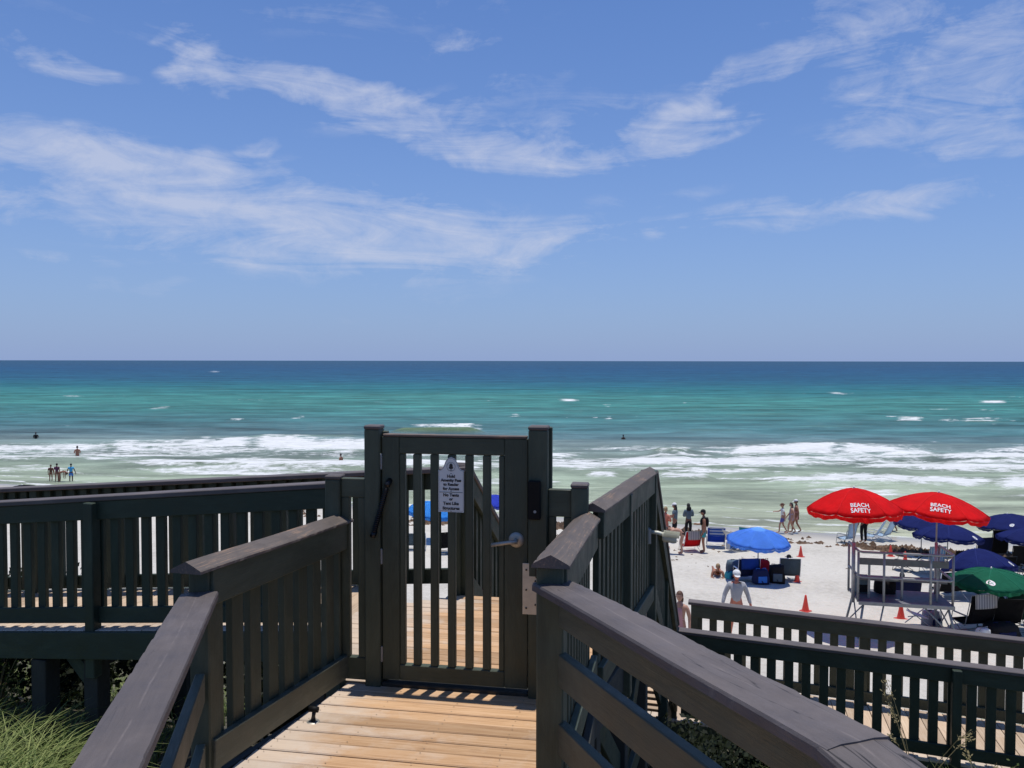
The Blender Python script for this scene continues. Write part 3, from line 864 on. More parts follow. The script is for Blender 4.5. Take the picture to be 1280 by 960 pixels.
for nm, dz, hh in (('top_board', -.097, .125), ('middle_board', -.32, .12), ('lower_board', -.575, .12)):
    board(nm, t, c0 + UP * dz, bend + UP * dz, .038, hh, 'paint_faded', off=.02)
    board(nm, t, bend + UP * dz, bend + dv2 * 2.0 + UP * dz, .0375, hh, 'paint_faded', off=.02)
for q in (bend + dv2 * .5, bend + dv2 * 1.9): post('post', t, q.x + .085, q.y, ground_z(q.x, q.y) - .3, q.z - .05, .09, dv2)
t = thing('railing', 'short dark picket railing with worn cap right of the gate ramp', 'railing', (.28, 3.5, 6.8), 'boardwalk railings')
railing(t, (.147, 2.79, 7.892), (.418, 4.19, 7.768), 7.0, 6.86, .115, .06, .036, -1, capm='cap_worn', worn=True, seed=6, ends=(.05, .0), fas=.15)
post('post', t, .147, 2.82, ground_z(.147, 2.82) - .3, 7.85, .10, GD)
t = thing('railing', 'dark picket railing on the right of the landing, under the white camera', 'railing', (.8, 5.2, 6.7), 'boardwalk railings')
railing(t, (.452, 4.2, 7.815), (1.10, 6.12, 7.745), 6.79, 6.70, .118, .06, .036, -1, m='paint', capm='cap_worn', worn=True, seed=9, ends=(.03, .04), fas=.15)
for k in (.42, .985):
    p = V((.452, 4.2, 0)).lerp(V((1.10, 6.12, 0)), k); post('post', t, p.x + .02, p.y, 6.4, 7.73, .09, EF)
t = thing('railing', 'dark picket railing on the near side of the left walkway', 'railing', (-4, 6.4, 6.4), 'boardwalk railings')
e1 = W0 - ER * 7.4
railing(t, V((W0.x, W0.y, 7.70)), V((e1.x, e1.y, 6.98)), 6.655, 5.935, .151, .078, .038, 1, m='paint_green', fas=.15, bot=.13, start=.06)
for s in (2.18, 4.55, 6.95):
    p = W0 - ER * s - EF * .075; post('post', t, p.x, p.y, 6.22 - .0973 * s, 7.655 - .0973 * s, .09, EF, 'paint_green')
post('post', t, W0.x, W0.y, 6.3, 7.66, .09, EF, 'paint_green')
t = thing('railing', 'dark picket railing on the seaward side of the left walkway', 'railing', (-4, 7.5, 6.4), 'boardwalk railings')
e1 = LP - ER * 8.0
railing(t, V((LP.x, LP.y, 7.695)), V((e1.x, e1.y, 7.03)), 6.68, 5.93, .151, .078, .038, -1, m='paint_green', fas=.15, bot=.13)
for s in (.05, 2.3, 4.6, 6.9):
    p = LP - ER * s + EF * .0; post('post', t, p.x, p.y, 6.2 - .09 * s, 7.66 - .083 * s, .09, EF, 'paint_green')
t = thing('railing', 'short dark picket railing between the gate and the left walkway', 'railing', (-1.15, 5.1, 6.6), 'boardwalk railings')
railing(t, (-1.03, 4.52, 7.74), (-1.29, 5.62, 7.70), 6.79, 6.70, .15, .07, .036, -1, m='paint_green')
for base, lab, mm in ((LP, 'left handrail of the beach stairs seen through the gate', 'paint'), (RP, 'right handrail of the beach stairs falling away below the white camera', 'paint')):
    t = thing('stair_railing', lab, 'railing', (base.x + .4, base.y + 1.4, 5.6), 'boardwalk railings')
    zc = 7.70
    c0 = V((base.x, base.y, zc)) + EF * .06; c1 = V((base.x, base.y, zc - ST_RUN * ST_SL)) + EF * (ST_RUN - .02)
    railing(t, c0, c1, 6.62, 6.62 - ST_RUN * ST_SL, .15, .06, .036, -1, m='paint_green', fas=.16, bot=.14)
    for k in (.0, .5, 1.0):
        p = c0.lerp(c1, k); g = ground_z(p.x, p.y)
        post('post', t, p.x + .0, p.y, max(g - .3, p.z - 3.2) if k else p.z - 1.4, p.z - .06, .09, EF, 'paint_green')
t = thing('railing', 'dark picket railing on the near side of the lower walkway', 'railing', (5, 8.1, 4.2), 'boardwalk railings')
e0, e1 = N0 + ER * .05, N0 + ER * 8.8
railing(t, V((e0.x, e0.y, 5.45)), V((e1.x, e1.y, 5.19)), 4.43, 4.17, .185, .095, .038, -1, m='paint_green', fas=.16, bot=.13)
for s in (2.92, 5.3, 7.7):
    p = N0 + ER * s - EF * .08; post('post', t, p.x, p.y, 4.0 - .03 * s, 5.41 - .03 * s, .09, EF, 'paint_green')
t = thing('railing', 'dark picket railing on the seaward side of the lower walkway', 'railing', (5, 9.3, 4.2), 'boardwalk railings')
e0, e1 = N0 + ER * .12 + EF * 1.17, N0 + ER * 9 + EF * 1.17
railing(t, V((e0.x, e0.y, 5.44)), V((e1.x, e1.y, 5.15)), 4.43, 4.16, .185, .095, .038, -1, m='paint', fas=.16, bot=.13)
for s in (.15, 2.2, 4.5, 6.9):
    p = N0 + ER * s + EF * 1.17; post('post', t, p.x, p.y, 4.0 - .03 * s, 5.40 - .03 * s, .09, EF, 'paint')

# ------------------------------------------------------------------ gate and its frame
gf = thing('gateway', 'dark gateway with tall square posts and slotted side panels', 'gateway', G(.7, 6.5))
for (tc_, w, z1) in ((.192, .09, 8.235), (1.137, .105, 8.245), (-.045, .088, 7.945), (1.362, .092, 7.935)):
    p = G(tc_, 0); post('post', gf, p.x, p.y, ground_z(p.x, p.y) - .3, z1 - .022, w, GD)
    cp_ = board('post_cap', gf, (p.x, p.y, z1 - .022), (p.x, p.y, z1), w + .004, w + .004, 'cap_paint', up=GD, bev=.006)
p = G(.25, 0, .03); board('stop_strip', gf, (p.x, p.y, 6.72), (p.x, p.y, 8.2), .03, .035, 'paint', up=GD)
p = G(1.19, 0, .045); board('stop_strip', gf, (p.x, p.y, 6.72), (p.x, p.y, 8.235), .03, .035, 'paint', up=GD)
def side_panel(t0, t1, zt, th, s0, s1):
    board('panel_top', gf, G(t0, zt - th / 2), G(t1, zt - th / 2), .04, th, 'paint')
    board('panel_bottom', gf, G(t0, 6.835), G(t1, 6.835), .04, .13, 'paint')
    for a, b in ((t0, s0), (s1, t1)):
        c = (a + b) / 2
        board('panel_stile', gf, G(c, 6.90), G(c, zt - th), .036, b - a, 'paint', up=GN)
side_panel(-.001, .147, 7.93, .11, .048, .098)
side_panel(1.19, 1.316, 7.90, .15, 1.232, 1.275)
board('threshold', gf, G(.24, 6.757, .02), G(1.08, 6.757, .02), .1, .022, 'under_timber')

gt = thing('gate', 'dark green-grey slatted gate standing shut at the end of the ramp', 'gate', G(.24, 6.79))
Z0, Z1 = 6.785, 8.172
for a, b in ((.243, .345), (.948, 1.078)):
    c = (a + b) / 2; board('stile', gt, G(c, Z0), G(c, Z1 - .0), .042, b - a, 'paint', up=GN)
board('top_rail', gt, G(.3455, Z1 - .048), G(.9475, Z1 - .048), .042, .094, 'paint')
board('top_edge', gt, G(.25, Z1 + .008), G(1.072, Z1 + .008), .05, .014, 'cap_worn', bev=.003)
board('bottom_rail', gt, G(.3455, Z0 + .045), G(.9475, Z0 + .045), .042, .09, 'paint')
for a in (.362, .931): board('edge_slat', gt, G(a, Z0 + .092), G(a, Z1 - .097), .036, .03, 'paint', up=GN)
for i in range(5):
    board('slat', gt, G(.4465 + i * .1, Z0 + .092), G(.4465 + i * .1, Z1 - .097), .036, .044, 'paint', up=GN)
for z in (8.03, 7.49, 6.93):
    h = board('hinge', gt, G(.238, z - .045, -.024), G(.238, z + .045, -.024), .012, .016, 'tube_grey', up=GN, bev=.003)
# lever handle on the right stile
hc = G(1.015, 7.615, -.024)
M_ = frame(hc, hc - GD * 1.0)[0]; M_.translation = hc
rot = (-GD).to_track_quat('Z', 'Y').to_matrix().to_4x4()
hd = new_obj('lever_handle', lathe_mesh([(0, .012), (.018, .012), (.03, .010), (.039, .006), (.043, 0)], 28), 'chrome', gt, Matrix.Translation(hc) @ rot)
bm = bmesh.new()
tube_into(bm, [hc - GD * .004, hc - GD * .03, hc - GD * .045], .013, 12)
tube_into(bm, [hc - GD * .045 + GN * .012, hc - GD * .048 - GN * .03 - UP * .004, hc - GD * .05 - GN * .13 - UP * .022], [.012, .011, .010], 12)
bm.transform(Matrix.Translation(-hc))
lv = new_obj('lever', from_bm(bm, 'lever', True), 'chrome', hd, Matrix.Translation(hc))
bm = bmesh.new(); tube_into(bm, [V((0, 0, .012)), V((0, 0, .017))], .011, 14); new_obj('lock_cylinder', from_bm(bm), 'tube_grey', hd, Matrix.Translation(hc - UP * .003) @ rot)
# latch guard plate
pl = board('latch_plate', gt, G(1.098, 7.215, -.052), G(1.098, 7.495, -.05), .004, .088, 'plate_metal', up=GN, bev=.001)
board('plate_edge', pl, G(1.145, 7.215, -.058), G(1.145, 7.495, -.056), .014, .004, 'plate_metal', up=GN, bev=.001)
for k, (tt, zz) in enumerate(((1.075, 7.46), (1.075, 7.35), (1.075, 7.25), (1.125, 7.40), (1.125, 7.27))):
    c = G(tt, zz, -.055); bm = bmesh.new(); tube_into(bm, [V((0, 0, -.002)), V((0, 0, .003))], .005, 8)
    new_obj('rivet', from_bm(bm), 'black_metal', pl, Matrix.Translation(c) @ rot)
board('latch_bolt', pl, G(1.137, 7.42, -.062), G(1.137, 7.475, -.062), .012, .02, 'black_metal', up=GN, bev=.002)
# spring closer across the hinge side
a, b = G(.285, 7.905, -.045), G(.205, 7.62, -.062)
bm = bmesh.new(); dd = (b - a).normalized(); aa = dd.orthogonal().normalized(); bb = dd.cross(aa)
pts = []
for i in range(200):
    k = i / 199; ang = k * 2 * math.pi * 22
    pts.append(a.lerp(b, .08 + .84 * k) + (aa * math.cos(ang) + bb * math.sin(ang)) * .0125)
tube_into(bm, pts, .0042, 5)
tube_into(bm, [a, b], .008, 8)
for p in (a, b): tube_into(bm, [p - dd * .02 + GD * .03, p, p + dd * .012], .017, 10)
c = (a + b) / 2; bm.transform(Matrix.Translation(-c))
sp_ = new_obj('spring_closer', from_bm(bm, 'spring', True), 'black_metal', gt, Matrix.Translation(c))

# notice on the gate
sg = thing('notice_sign', 'small pale arched notice with black lettering fixed to the gate slats', 'sign', G(.647, 7.76, -.03))
SZ, SW = 7.757, .146
pr = [(-.5, 0), (.5, 0), (.5, .232), (.40, .236), (.33, .246), (.27, .263), (.22, .283), (.13, .300), (0, .307), (-.13, .300), (-.22, .283), (-.27, .263), (-.33, .246), (-.40, .236), (-.5, .232)]
def plate(prof, th):
    bm = bmesh.new()
    f = [bm.verts.new((x, -th, z)) for x, z in prof]; r_ = [bm.verts.new((x, 0, z)) for x, z in prof]
    bm.faces.new(f); bm.faces.new(r_[::-1])
    for i in range(len(prof)):
        j = (i + 1) % len(prof); bm.faces.new((f[i], r_[i], r_[j], f[j]))
    bmesh.ops.recalc_face_normals(bm, faces=list(bm.faces))
    return from_bm(bm, 'plate')
SM = Matrix((( GN.x, GD.x, 0, 0), (GN.y, GD.y, 0, 0), (0, 0, 1, 0), (0, 0, 0, 1)))
SM.translation = G(.647, SZ, -.0225)
panel = new_obj('panel', plate([(x * SW, z) for x, z in pr], .004), 'sign_white', sg, SM)
TM = Matrix(((1, 0, 0, 0), (0, 0, -1, 0), (0, 1, 0, 0), (0, 0, 0, 1)))
# thin black border following the outline
bd = [(x * SW * .95, .006 + z * .965) for x, z in pr]
bm = bmesh.new(); tube_into(bm, [V((x, -.0045, z)) for x, z in bd], .0008, 4, True); new_obj('border', from_bm(bm), 'sign_ink', panel, SM)
board('divider', panel, SM @ V((-.066, -.0052, .111)), SM @ V((.066, -.0052, .111)), .001, .0022, 'sign_ink', bev=0)
for txt, z, sz in (('Hold', .193, .023), ('Amenity Pass', .171, .0215), ('to Reader', .148, .0215), ('for Access', .124, .0215), ('No Tents', .088, .023), ('or', .066, .022), ('Tent Like', .041, .023), ('Structures', .014, .023)):
    me = text_mesh(txt, sz, .0011)
    new_obj('lettering', me, 'sign_ink', panel, SM @ Matrix.Translation((0, -.0052, z)) @ TM)
ring = [V((.024 * math.cos(k * math.pi / 12), -.0052, .254 + .024 * math.sin(k * math.pi / 12))) for k in range(24)]
bm = bmesh.new(); tube_into(bm, ring, .0009, 4, True)
for cx, cz, rx, rz in ((0, .258, .010, .014), (0, .248, .013, .007)):
    vs_ = [bm.verts.new((cx + rx * math.cos(k * math.pi / 8), -.0054 - .0001 * (cz > .25), cz + rz * math.sin(k * math.pi / 8))) for k in range(16)]; bm.faces.new(vs_)
vs_ = [bm.verts.new(v) for v in ((-.002, -.0056, .228), (.002, -.0056, .228), (.002, -.0056, .246), (-.002, -.0056, .246))]; bm.faces.new(vs_)
new_obj('emblem', from_bm(bm), 'sign_ink', panel, SM)
for x, z in ((0, .2155), (0, .1175), (0, .0055)):
    bm = bmesh.new(); tube_into(bm, [V((0, 0, 0)), V((0, 0, .002))], .0028, 8); new_obj('screw', from_bm(bm), 'black_metal', sg, Matrix.Translation(SM @ V((x, -.004, z))) @ rot)

# card reader on the right gate post
cr = thing('card_reader', 'black card reader box fixed to the right gate post', 'card reader', G(1.12, 7.74, -.06))
board('housing', cr, G(1.12, 7.74, -.066), G(1.12, 7.952, -.066), .022, .07, 'black_plastic', up=GN, bev=.006)
c = G(1.125, 7.785, -.078); bm = bmesh.new(); tube_into(bm, [V((0, 0, 0)), V((0, 0, .003))], .008, 12); new_obj('indicator', from_bm(bm), 'tube_grey', cr, Matrix.Translation(c) @ rot)
# door stop on the deck
ds = thing('door_stop', 'small black metal gate stop standing on the ramp planks', 'door stop', G(.085, 6.81, -.56) + V((0, 0, -.02)))
c = V((-.995, 3.80, 6.745 + .6 * RS - .001))
new_obj('base_plate', lathe_mesh([(0, .004), (.028, .004), (.033, .0)], 16), 'chrome', ds, Matrix.Translation(c))
tube('stem', ds, [c + V((0, 0, .003)), c + V((.002, 0, .03)), c + V((.006, 0, .055))], [.014, .009, .011], 'black_metal', 10)
tube('bumper', ds, [c + V((-.018, .004, .064)), c + V((.026, -.006, .064))], .015, 'black_plastic', 10)

# security camera on the landing corner post
sc = thing('security_camera', 'white bullet security camera on the corner post above the stairs', 'camera', (1.1, 6.05, 7.2))
c = V((1.075, 6.02, 7.235))
board('bracket', sc, c + V((0, 0, -.07)), c + V((0, 0, .05)), .035, .09, 'galvanised')
tube('arm', sc, [c + V((.02, -.02, .02)), c + V((.07, -.04, .02)), c + V((.12, -.05, .005))], .015, 'camera_white', 10)
a, b = c + V((.105, -.045, .002)), c + V((.22, -.075, -.006))
bd = new_obj('body', lathe_mesh([(0, 0), (.030, 0), (.040, .010), (.042, .02), (.042, .105), (.038, .110), (.034, .104), (0, .10)], 22), 'camera_white', sc, Matrix.Translation(a - UP * .008) @ (b - a).to_track_quat('Z', 'Y').to_matrix().to_4x4())
bm = bmesh.new(); rr_ = []
for k in range(9):
    an = math.pi * (k / 8 * .9 + .05); rr_.append((bm.verts.new((.049 * math.cos(an), .049 * math.sin(an), .008)), bm.verts.new((.049 * math.cos(an), .049 * math.sin(an), .13))))
for p_, q_ in zip(rr_, rr_[1:]): bm.faces.new((p_[0], q_[0], q_[1], p_[1]))
bmesh.ops.solidify(bm, geom=list(bm.faces), thickness=.004)
xa = (b - a).normalized(); ya = UP - xa * UP.dot(xa); ya.normalize(); za = ya.cross(xa)
HM_ = Matrix((za, ya, xa)).transposed().to_4x4(); HM_.translation = a - UP * .008
new_obj('sun_shield', from_bm(bm, 'shield', True), 'camera_white', bd, HM_)

# ------------------------------------------------------------------ people
BASE = dict(pel=(0, 0, .96), wai=(0, 0, 1.10), che=(0, .01, 1.29), nec=(0, 0, 1.46), hed=(0, .015, 1.54),
            shL=(-.165, 0, 1.40), elL=(-.225, -.03, 1.13), wrL=(-.245, .05, .89), haL=(-.245, .075, .82),
            shR=(.165, 0, 1.40), elR=(.225, -.03, 1.13), wrR=(.245, .05, .89), haR=(.245, .075, .82),
            hiL=(-.09, 0, .91), knL=(-.10, .03, .50), anL=(-.10, -.02, .09), toL=(-.12, .15, .035),
            hiR=(.09, 0, .91), knR=(.10, .03, .50), anR=(.10, -.02, .09), toR=(.12, .15, .035))
RAD = dict(pel=.125, wai=.108, che=.128, nec=.055, hed=.05, sh=.062, el=.043, wr=.031, ha=.034, hi=.085, kn=.056, an=.038, to=.036)
def rad(k): return RAD.get(k, RAD.get(k[:2], .05))
EDGES = [('pel', 'wai'), ('wai', 'che'), ('che', 'nec'), ('nec', 'hed')] + [(a + s_, b + s_) if a not in ('che', 'pel') else (a, b + s_) for s_ in 'LR'
         for a, b in (('che', 'sh'), ('sh', 'el'), ('el', 'wr'), ('wr', 'ha'), ('pel', 'hi'), ('hi', 'kn'), ('kn', 'an'), ('an', 'to'))]
def skin_mesh(pts, radii, edges, sub=1):
    me = bpy.data.meshes.new('skin')
    me.from_pydata(pts, edges, [])
    o = bpy.data.objects.new('skin', me); COL.objects.link(o)
    md = o.modifiers.new('skin', 'SKIN'); md.use_smooth_shade = True
    for i, r in enumerate(radii):
        me.skin_vertices[0].data[i].radius = (r, r)
        me.skin_vertices[0].data[i].use_root = (i == 0)
    sb = o.modifiers.new('sub', 'SUBSURF'); sb.levels = sub; sb.render_levels = sub
    dg = bpy.context.evaluated_depsgraph_get()
    res = bpy.data.meshes.new_from_object(o.evaluated_get(dg))
    bpy.data.objects.remove(o); bpy.data.meshes.remove(me)
    return res
def ellipsoid(bm, c, r, seg=12, rot=None):
    q = bmesh.ops.create_uvsphere(bm, u_segments=seg, v_segments=max(6, seg * 2 // 3), radius=1)
    M = Matrix.Translation(c) @ (rot or Matrix()) @ Matrix.Diagonal((*r, 1))
    bmesh.ops.transform(bm, matrix=M, verts=q['verts'])
    return q['verts']
def person(label, x, y, h=1.75, face=0, pose=None, skin='skin_light', hair='hair_dark', hat=None, wear=(), z=None, group='people on the beach', lie=None, hair_long=False, extra=None):
    """face: heading in degrees, 0 looks out to sea (+Y), 90 looks left"""
    P = {k: V(v) for k, v in BASE.items()}
    for k, v in (pose or {}).items(): P[k] = V(v)
    sc_ = h / 1.75
    gz = ground_z(x, y) if z is None else z
    root = thing('person', label, 'person', (x, y, gz), group)
    M = Matrix.Translation((x, y, gz)) @ Matrix.Rotation(R(face), 4, 'Z') @ (lie or Matrix()) @ Matrix.Scale(sc_, 4)
    keys = list(P)
    me = skin_mesh([P[k] for k in keys], [rad(k) for k in keys], [(keys.index(a), keys.index(b)) for a, b in EDGES])
    bm = bmesh.new(); bm.from_mesh(me)
    # head with a face, looking along the neck's forward
    hz_ = (P['hed'] - P['nec']).normalized(); fw = V((0, 1, 0)); fw = (fw - hz_ * fw.dot(hz_))
    fw = V((0, 0, -1)) if fw.length < .3 else fw.normalized()
    rt = fw.cross(hz_)
    HM = Matrix((rt, fw, hz_)).transposed().to_4x4(); HM.translation = P['hed'] + hz_ * .085
    ellipsoid(bm, V((0, 0, 0)), (.074, .092, .112), 14, None)
    hv = bm.verts[-1:]; bm.verts.ensure_lookup_table()
    n0 = len(me.vertices)
    hv = [v for v in bm.verts if v.index >= n0 or v.index < 0]
    bm.verts.index_update()
    hv = bm.verts[n0:]
    for v in hv:
        if v.co.z < -.04: v.co.x *= .82; v.co.y += .01
    nv = ellipsoid(bm, V((0, .092, -.012)), (.014, .02, .024), 8)
    e1 = ellipsoid(bm, V((-.076, -.005, -.01)), (.010, .02, .03), 8); e2 = ellipsoid(bm, V((.076, -.005, -.01)), (.010, .02, .03), 8)
    mo = ellipsoid(bm, V((0, .083, -.055)), (.024, .008, .007), 8)
    bmesh.ops.transform(bm, matrix=HM, verts=[v for v in bm.verts[n0:]] if False else list(dict.fromkeys(list(hv) + nv + e1 + e2 + mo)))
    # hands: five fingers from each palm
    for s_ in 'LR':
        w_, a_ = P['wr' + s_], P['ha' + s_]
        d = (a_ - w_).normalized(); sd = d.orthogonal().normalized(); nn = d.cross(sd)
        for f in range(4):
            o = sd * (.022 * (f - 1.5) * .85)
            L_ = (.062, .072, .068, .052)[f]
            tube_into(bm, [a_ + o * .8, a_ + o + d * (.03 + L_ * .5), a_ + o + d * (.03 + L_) + nn * .02], [.010, .009, .007], 5)
        tube_into(bm, [w_ + d * .02 + sd * .02, w_ + d * .05 + sd * .05 + nn * .01, w_ + d * .085 + sd * .055 + nn * .02], [.012, .011, .008], 5)
    body = from_bm(bm, 'body', True); bpy.data.meshes.remove(me)
    body.transform(M); body.transform(Matrix.Translation((-x, -y, -gz)))
    new_obj('body', body, skin, root, Matrix.Translation((x, y, gz)))
    def add(nm, bm_, mt):
        me_ = from_bm(bm_, nm, True); me_.transform(M); me_.transform(Matrix.Translation((-x, -y, -gz)))
        return new_obj(nm, me_, mt, root, Matrix.Translation((x, y, gz)))
    bm = bmesh.new()
    vs_ = ellipsoid(bm, V((0, -.012, .018)), (.083, .096, .112), 14)
    cut = [v for v in bm.verts if (v.co.y > .045 and v.co.z < .06) or v.co.z < -.07]
    bmesh.ops.delete(bm, geom=cut, context='VERTS')
    if hair_long:
        ellipsoid(bm, V((0, -.075, -.09)), (.07, .035, .13), 10)
    bm.transform(HM); add('hair', bm, hair)
    if hat:
        bm = bmesh.new(); kind, mt = hat
        ellipsoid(bm, V((0, -.006, .055)), (.092, .106, .085), 14)
        bmesh.ops.delete(bm, geom=[v for v in bm.verts if v.co.z < .03], context='VERTS')
        if kind == 'cap':
            ellipsoid(bm, V((0, .105, .035)), (.07, .075, .010), 12)
        else:
            ellipsoid(bm, V((0, 0, .035)), (.165, .175, .012), 16)
        bm.transform(HM); add('hat', bm, mt)
    lp = lambda a, b, k: P[a].lerp(P[b], k)
    for (kind, mt) in wear:
        if kind in ('shorts', 'trousers', 'brief'):
            kk = {'shorts': .72, 'trousers': 1.0, 'brief': .18}[kind]
            pts = [P['pel'] + (P['wai'] - P['pel']) * .45, P['pel']]; rr = [.118, .138]; ed = [(0, 1)]
            for s_ in 'LR':
                i = len(pts)
                pts += [P['hi' + s_], lp('hi' + s_, 'kn' + s_, kk)]; rr += [.098, .086 if kind == 'shorts' else .072]
                ed += [(1, i), (i, i + 1)]
                if kind == 'trousers':
                    pts += [lp('kn' + s_, 'an' + s_, .95)]; rr += [.056]; ed += [(i + 1, i + 2)]
        elif kind in ('shirt', 'long_shirt', 'dress', 'top'):
            if kind == 'top':
                pts = [lp('wai', 'che', .65), P['che'] + (P['nec'] - P['che']) * .2]; rr = [.125, .137]; ed = [(0, 1)]
            else:
                lo = P['pel'] if kind != 'dress' else lp('hiL', 'knL', .6).lerp(lp('hiR', 'knR', .6), .5)
                pts = [lo, P['wai'], P['che'], lp('che', 'nec', .75)]; rr = [.142 if kind != 'dress' else .19, .122, .142, .07]; ed = [(0, 1), (1, 2), (2, 3)]
                if kind != 'dress':
                    for s_ in 'LR':
                        i = len(pts)
                        pts += [P['sh' + s_], lp('sh' + s_, 'el' + s_, .55)]; rr += [.076, .064]; ed += [(2, i), (i, i + 1)]
                        if kind == 'long_shirt':
                            pts += [P['el' + s_], lp('el' + s_, 'wr' + s_, .9)]; rr += [.056, .044]; ed += [(i + 1, i + 2), (i + 2, i + 3)]
        me_ = skin_mesh(pts, rr, ed)
        bm = bmesh.new(); bm.from_mesh(me_); bpy.data.meshes.remove(me_)
        add({'long_shirt': 'shirt', 'brief': 'swim_brief', 'top': 'swim_top'}.get(kind, kind), bm, mt)
    if extra:
        nm, mt, fn_ = extra
        bm = bmesh.new(); fn_(bm); add(nm, bm, mt)
    return root
WALK = dict(knL=(-.10, .17, .52), anL=(-.10, .20, .10), toL=(-.11, .36, .05), knR=(.10, -.02, .50), anR=(.10, -.24, .12), toR=(.11, -.08, .035),
            elL=(-.23, -.10, 1.14), wrL=(-.24, -.10, .90), haL=(-.24, -.10, .83), elR=(.23, .05, 1.13), wrR=(.24, .20, .93), haR=(.24, .24, .87))
BEND = dict(wai=(0, .12, 1.04), che=(0, .32, 1.10), nec=(0, .50, 1.10), hed=(0, .57, 1.09), shL=(-.16, .42, 1.08), shR=(.16, .42, 1.08),
            elL=(-.20, .46, .83), wrL=(-.17, .56, .62), haL=(-.16, .58, .55), elR=(.20, .46, .83), wrR=(.17, .56, .62), haR=(.16, .58, .55), pel=(0, -.05, .95), hiL=(-.09, -.05, .91), hiR=(.09, -.05, .91))
STOOP = dict(BEND, elL=(-.20, .44, .84), wrL=(-.16, .40, .58), haL=(-.15, .42, .50), elR=(.20, .44, .84), wrR=(.16, .40, .58), haR=(.15, .42, .50), nec=(0, .49, 1.04), hed=(0, .54, .99))
SIT = dict(pel=(0, 0, .30), wai=(0, -.05, .44), che=(0, -.12, .62), nec=(0, -.16, .79), hed=(0, -.15, .87), shL=(-.165, -.13, .73), shR=(.165, -.13, .73), elL=(-.25, .0, .50), elR=(.25, .0, .50),
           wrL=(-.24, .20, .46), haL=(-.24, .27, .45), wrR=(.24, .20, .46), haR=(.24, .27, .45), hiL=(-.09, .03, .28), hiR=(.09, .03, .28), knL=(-.11, .43, .42), knR=(.11, .43, .42), anL=(-.11, .72, .10), anR=(.11, .72, .10), toL=(-.12, .84, .12), toR=(.12, .84, .12))
PHONE = dict(elR=(.22, .02, 1.14), wrR=(.14, .24, 1.12), haR=(.12, .30, 1.13), elL=(-.23, -.02, 1.13))
FOLD = dict(elL=(-.24, .02, 1.15), wrL=(-.06, .20, 1.12), haL=(.02, .20, 1.13), elR=(.24, .02, 1.15), wrR=(.06, .20, 1.16), haR=(-.02, .21, 1.16))
POINT = dict(WALK, elR=(.30, .18, 1.22), wrR=(.40, .38, 1.18), haR=(.43, .43, 1.17))
LIE = dict(pel=(0, 0, .13), wai=(0, .16, .14), che=(0, .36, .20), nec=(0, .50, .33), hed=(0, .54, .40), shL=(-.17, .44, .26), shR=(.17, .44, .26), elL=(-.22, .52, .05), elR=(.22, .52, .05), wrL=(-.14, .72, .05), haL=(-.12, .79, .06),
           wrR=(.14, .72, .05), haR=(.12, .79, .06), hiL=(-.09, -.06, .12), hiR=(.09, -.06, .12), knL=(-.11, -.48, .09), knR=(.11, -.48, .09), anL=(-.11, -.84, .10), anR=(.12, -.86, .08), toL=(-.12, -.97, .06), toR=(.13, -.99, .06))
def towel_on_back(bm):
    ellipsoid(bm, V((.02, -.13, 1.25)), (.17, .07, .20), 12); ellipsoid(bm, V((-.1, .10, 1.27)), (.05, .06, .14), 10); ellipsoid(bm, V((-.12, -.02, 1.42)), (.06, .14, .05), 10)
person('shirtless man in dark teal shorts with a black towel over his shoulder, looking down', 8.04, 31.95, 1.83, 80, PHONE, 'skin_tan', 'hair_dark', ('cap', 'cloth_black'), [('shorts', 'cloth_teal')], extra=('towel', 'cloth_black', towel_on_back))
def hood(bm): ellipsoid(bm, V((0, -.015, 1.60)), (.105, .115, .145), 14)
person('person in black trousers and a dark hooded top facing the water', 8.15, 35.2, 1.72, 5, FOLD, 'skin_dark', 'hair_dark', None, [('trousers', 'cloth_black'), ('long_shirt', 'cloth_slate')], hair_long=True, extra=('hood', 'cloth_black', lambda bm: ellipsoid(bm, V((0, -.04, 1.50)), (.12, .09, .12), 12)))
person('person in a white cap and dark shirt behind the bending woman', 7.35, 34.4, 1.78, 60, FOLD, 'skin_tan', 'hair_dark', ('cap', 'cloth_white'), [('shorts', 'cloth_black'), ('shirt', 'cloth_slate')], hair_long=True)
person('woman in a black bikini bending forward beside the red chair', 6.95, 31.2, 1.66, 82, BEND, 'skin_light', 'hair_dark', None, [('brief', 'cloth_black'), ('top', 'cloth_black')])
person('sunburnt bare-chested man half hidden by the stair handrail', 6.62, 32.9, 1.80, -40, FOLD, 'skin_red', 'hair_fair', None, [('shorts', 'cloth_navy')])
person('walker in blue shorts and white top pointing ahead at the waterline', 13.45, 37.9, 1.50, 75, POINT, 'skin_light', 'hair_fair', ('hat', 'cloth_brownish'), [('shorts', 'cloth_violet'), ('shirt', 'cloth_white')])
person('walker in a pale lilac cover-up at the waterline, middle of three', 13.85, 37.8, 1.56, 80, WALK, 'skin_light', 'hair_dark', None, [('dress', 'cloth_lilac')], hair_long=True)
person('walker with a white cap at the waterline, rightmost of three', 14.2, 38.1, 1.68, 70, WALK, 'skin_tan', 'hair_brown', ('cap', 'cloth_white'), [('dress', 'cloth_pink')])
person('man in a cap and pale grey shirt walking up the sand towards the boardwalk', 5.40, 18.3, 1.76, 172, dict(WALK, elL=(-.27, -.03, 1.15), elR=(.27, .0, 1.15), wrL=(-.33, .03, .92), wrR=(.33, .08, .92), haL=(-.34, .05, .85), haR=(.34, .11, .85)), 'skin_red', 'hair_dark', ('cap', 'cloth_white'), [('shorts', 'cloth_orange'), ('long_shirt', 'cloth_pale')])
person('tanned sunbather propped up on the sand left of the blue umbrella', 7.25, 26.9, 1.65, 168, LIE, 'skin_tan', 'hair_fair', None, [('brief', 'cloth_orange'), ('top', 'cloth_orange')])
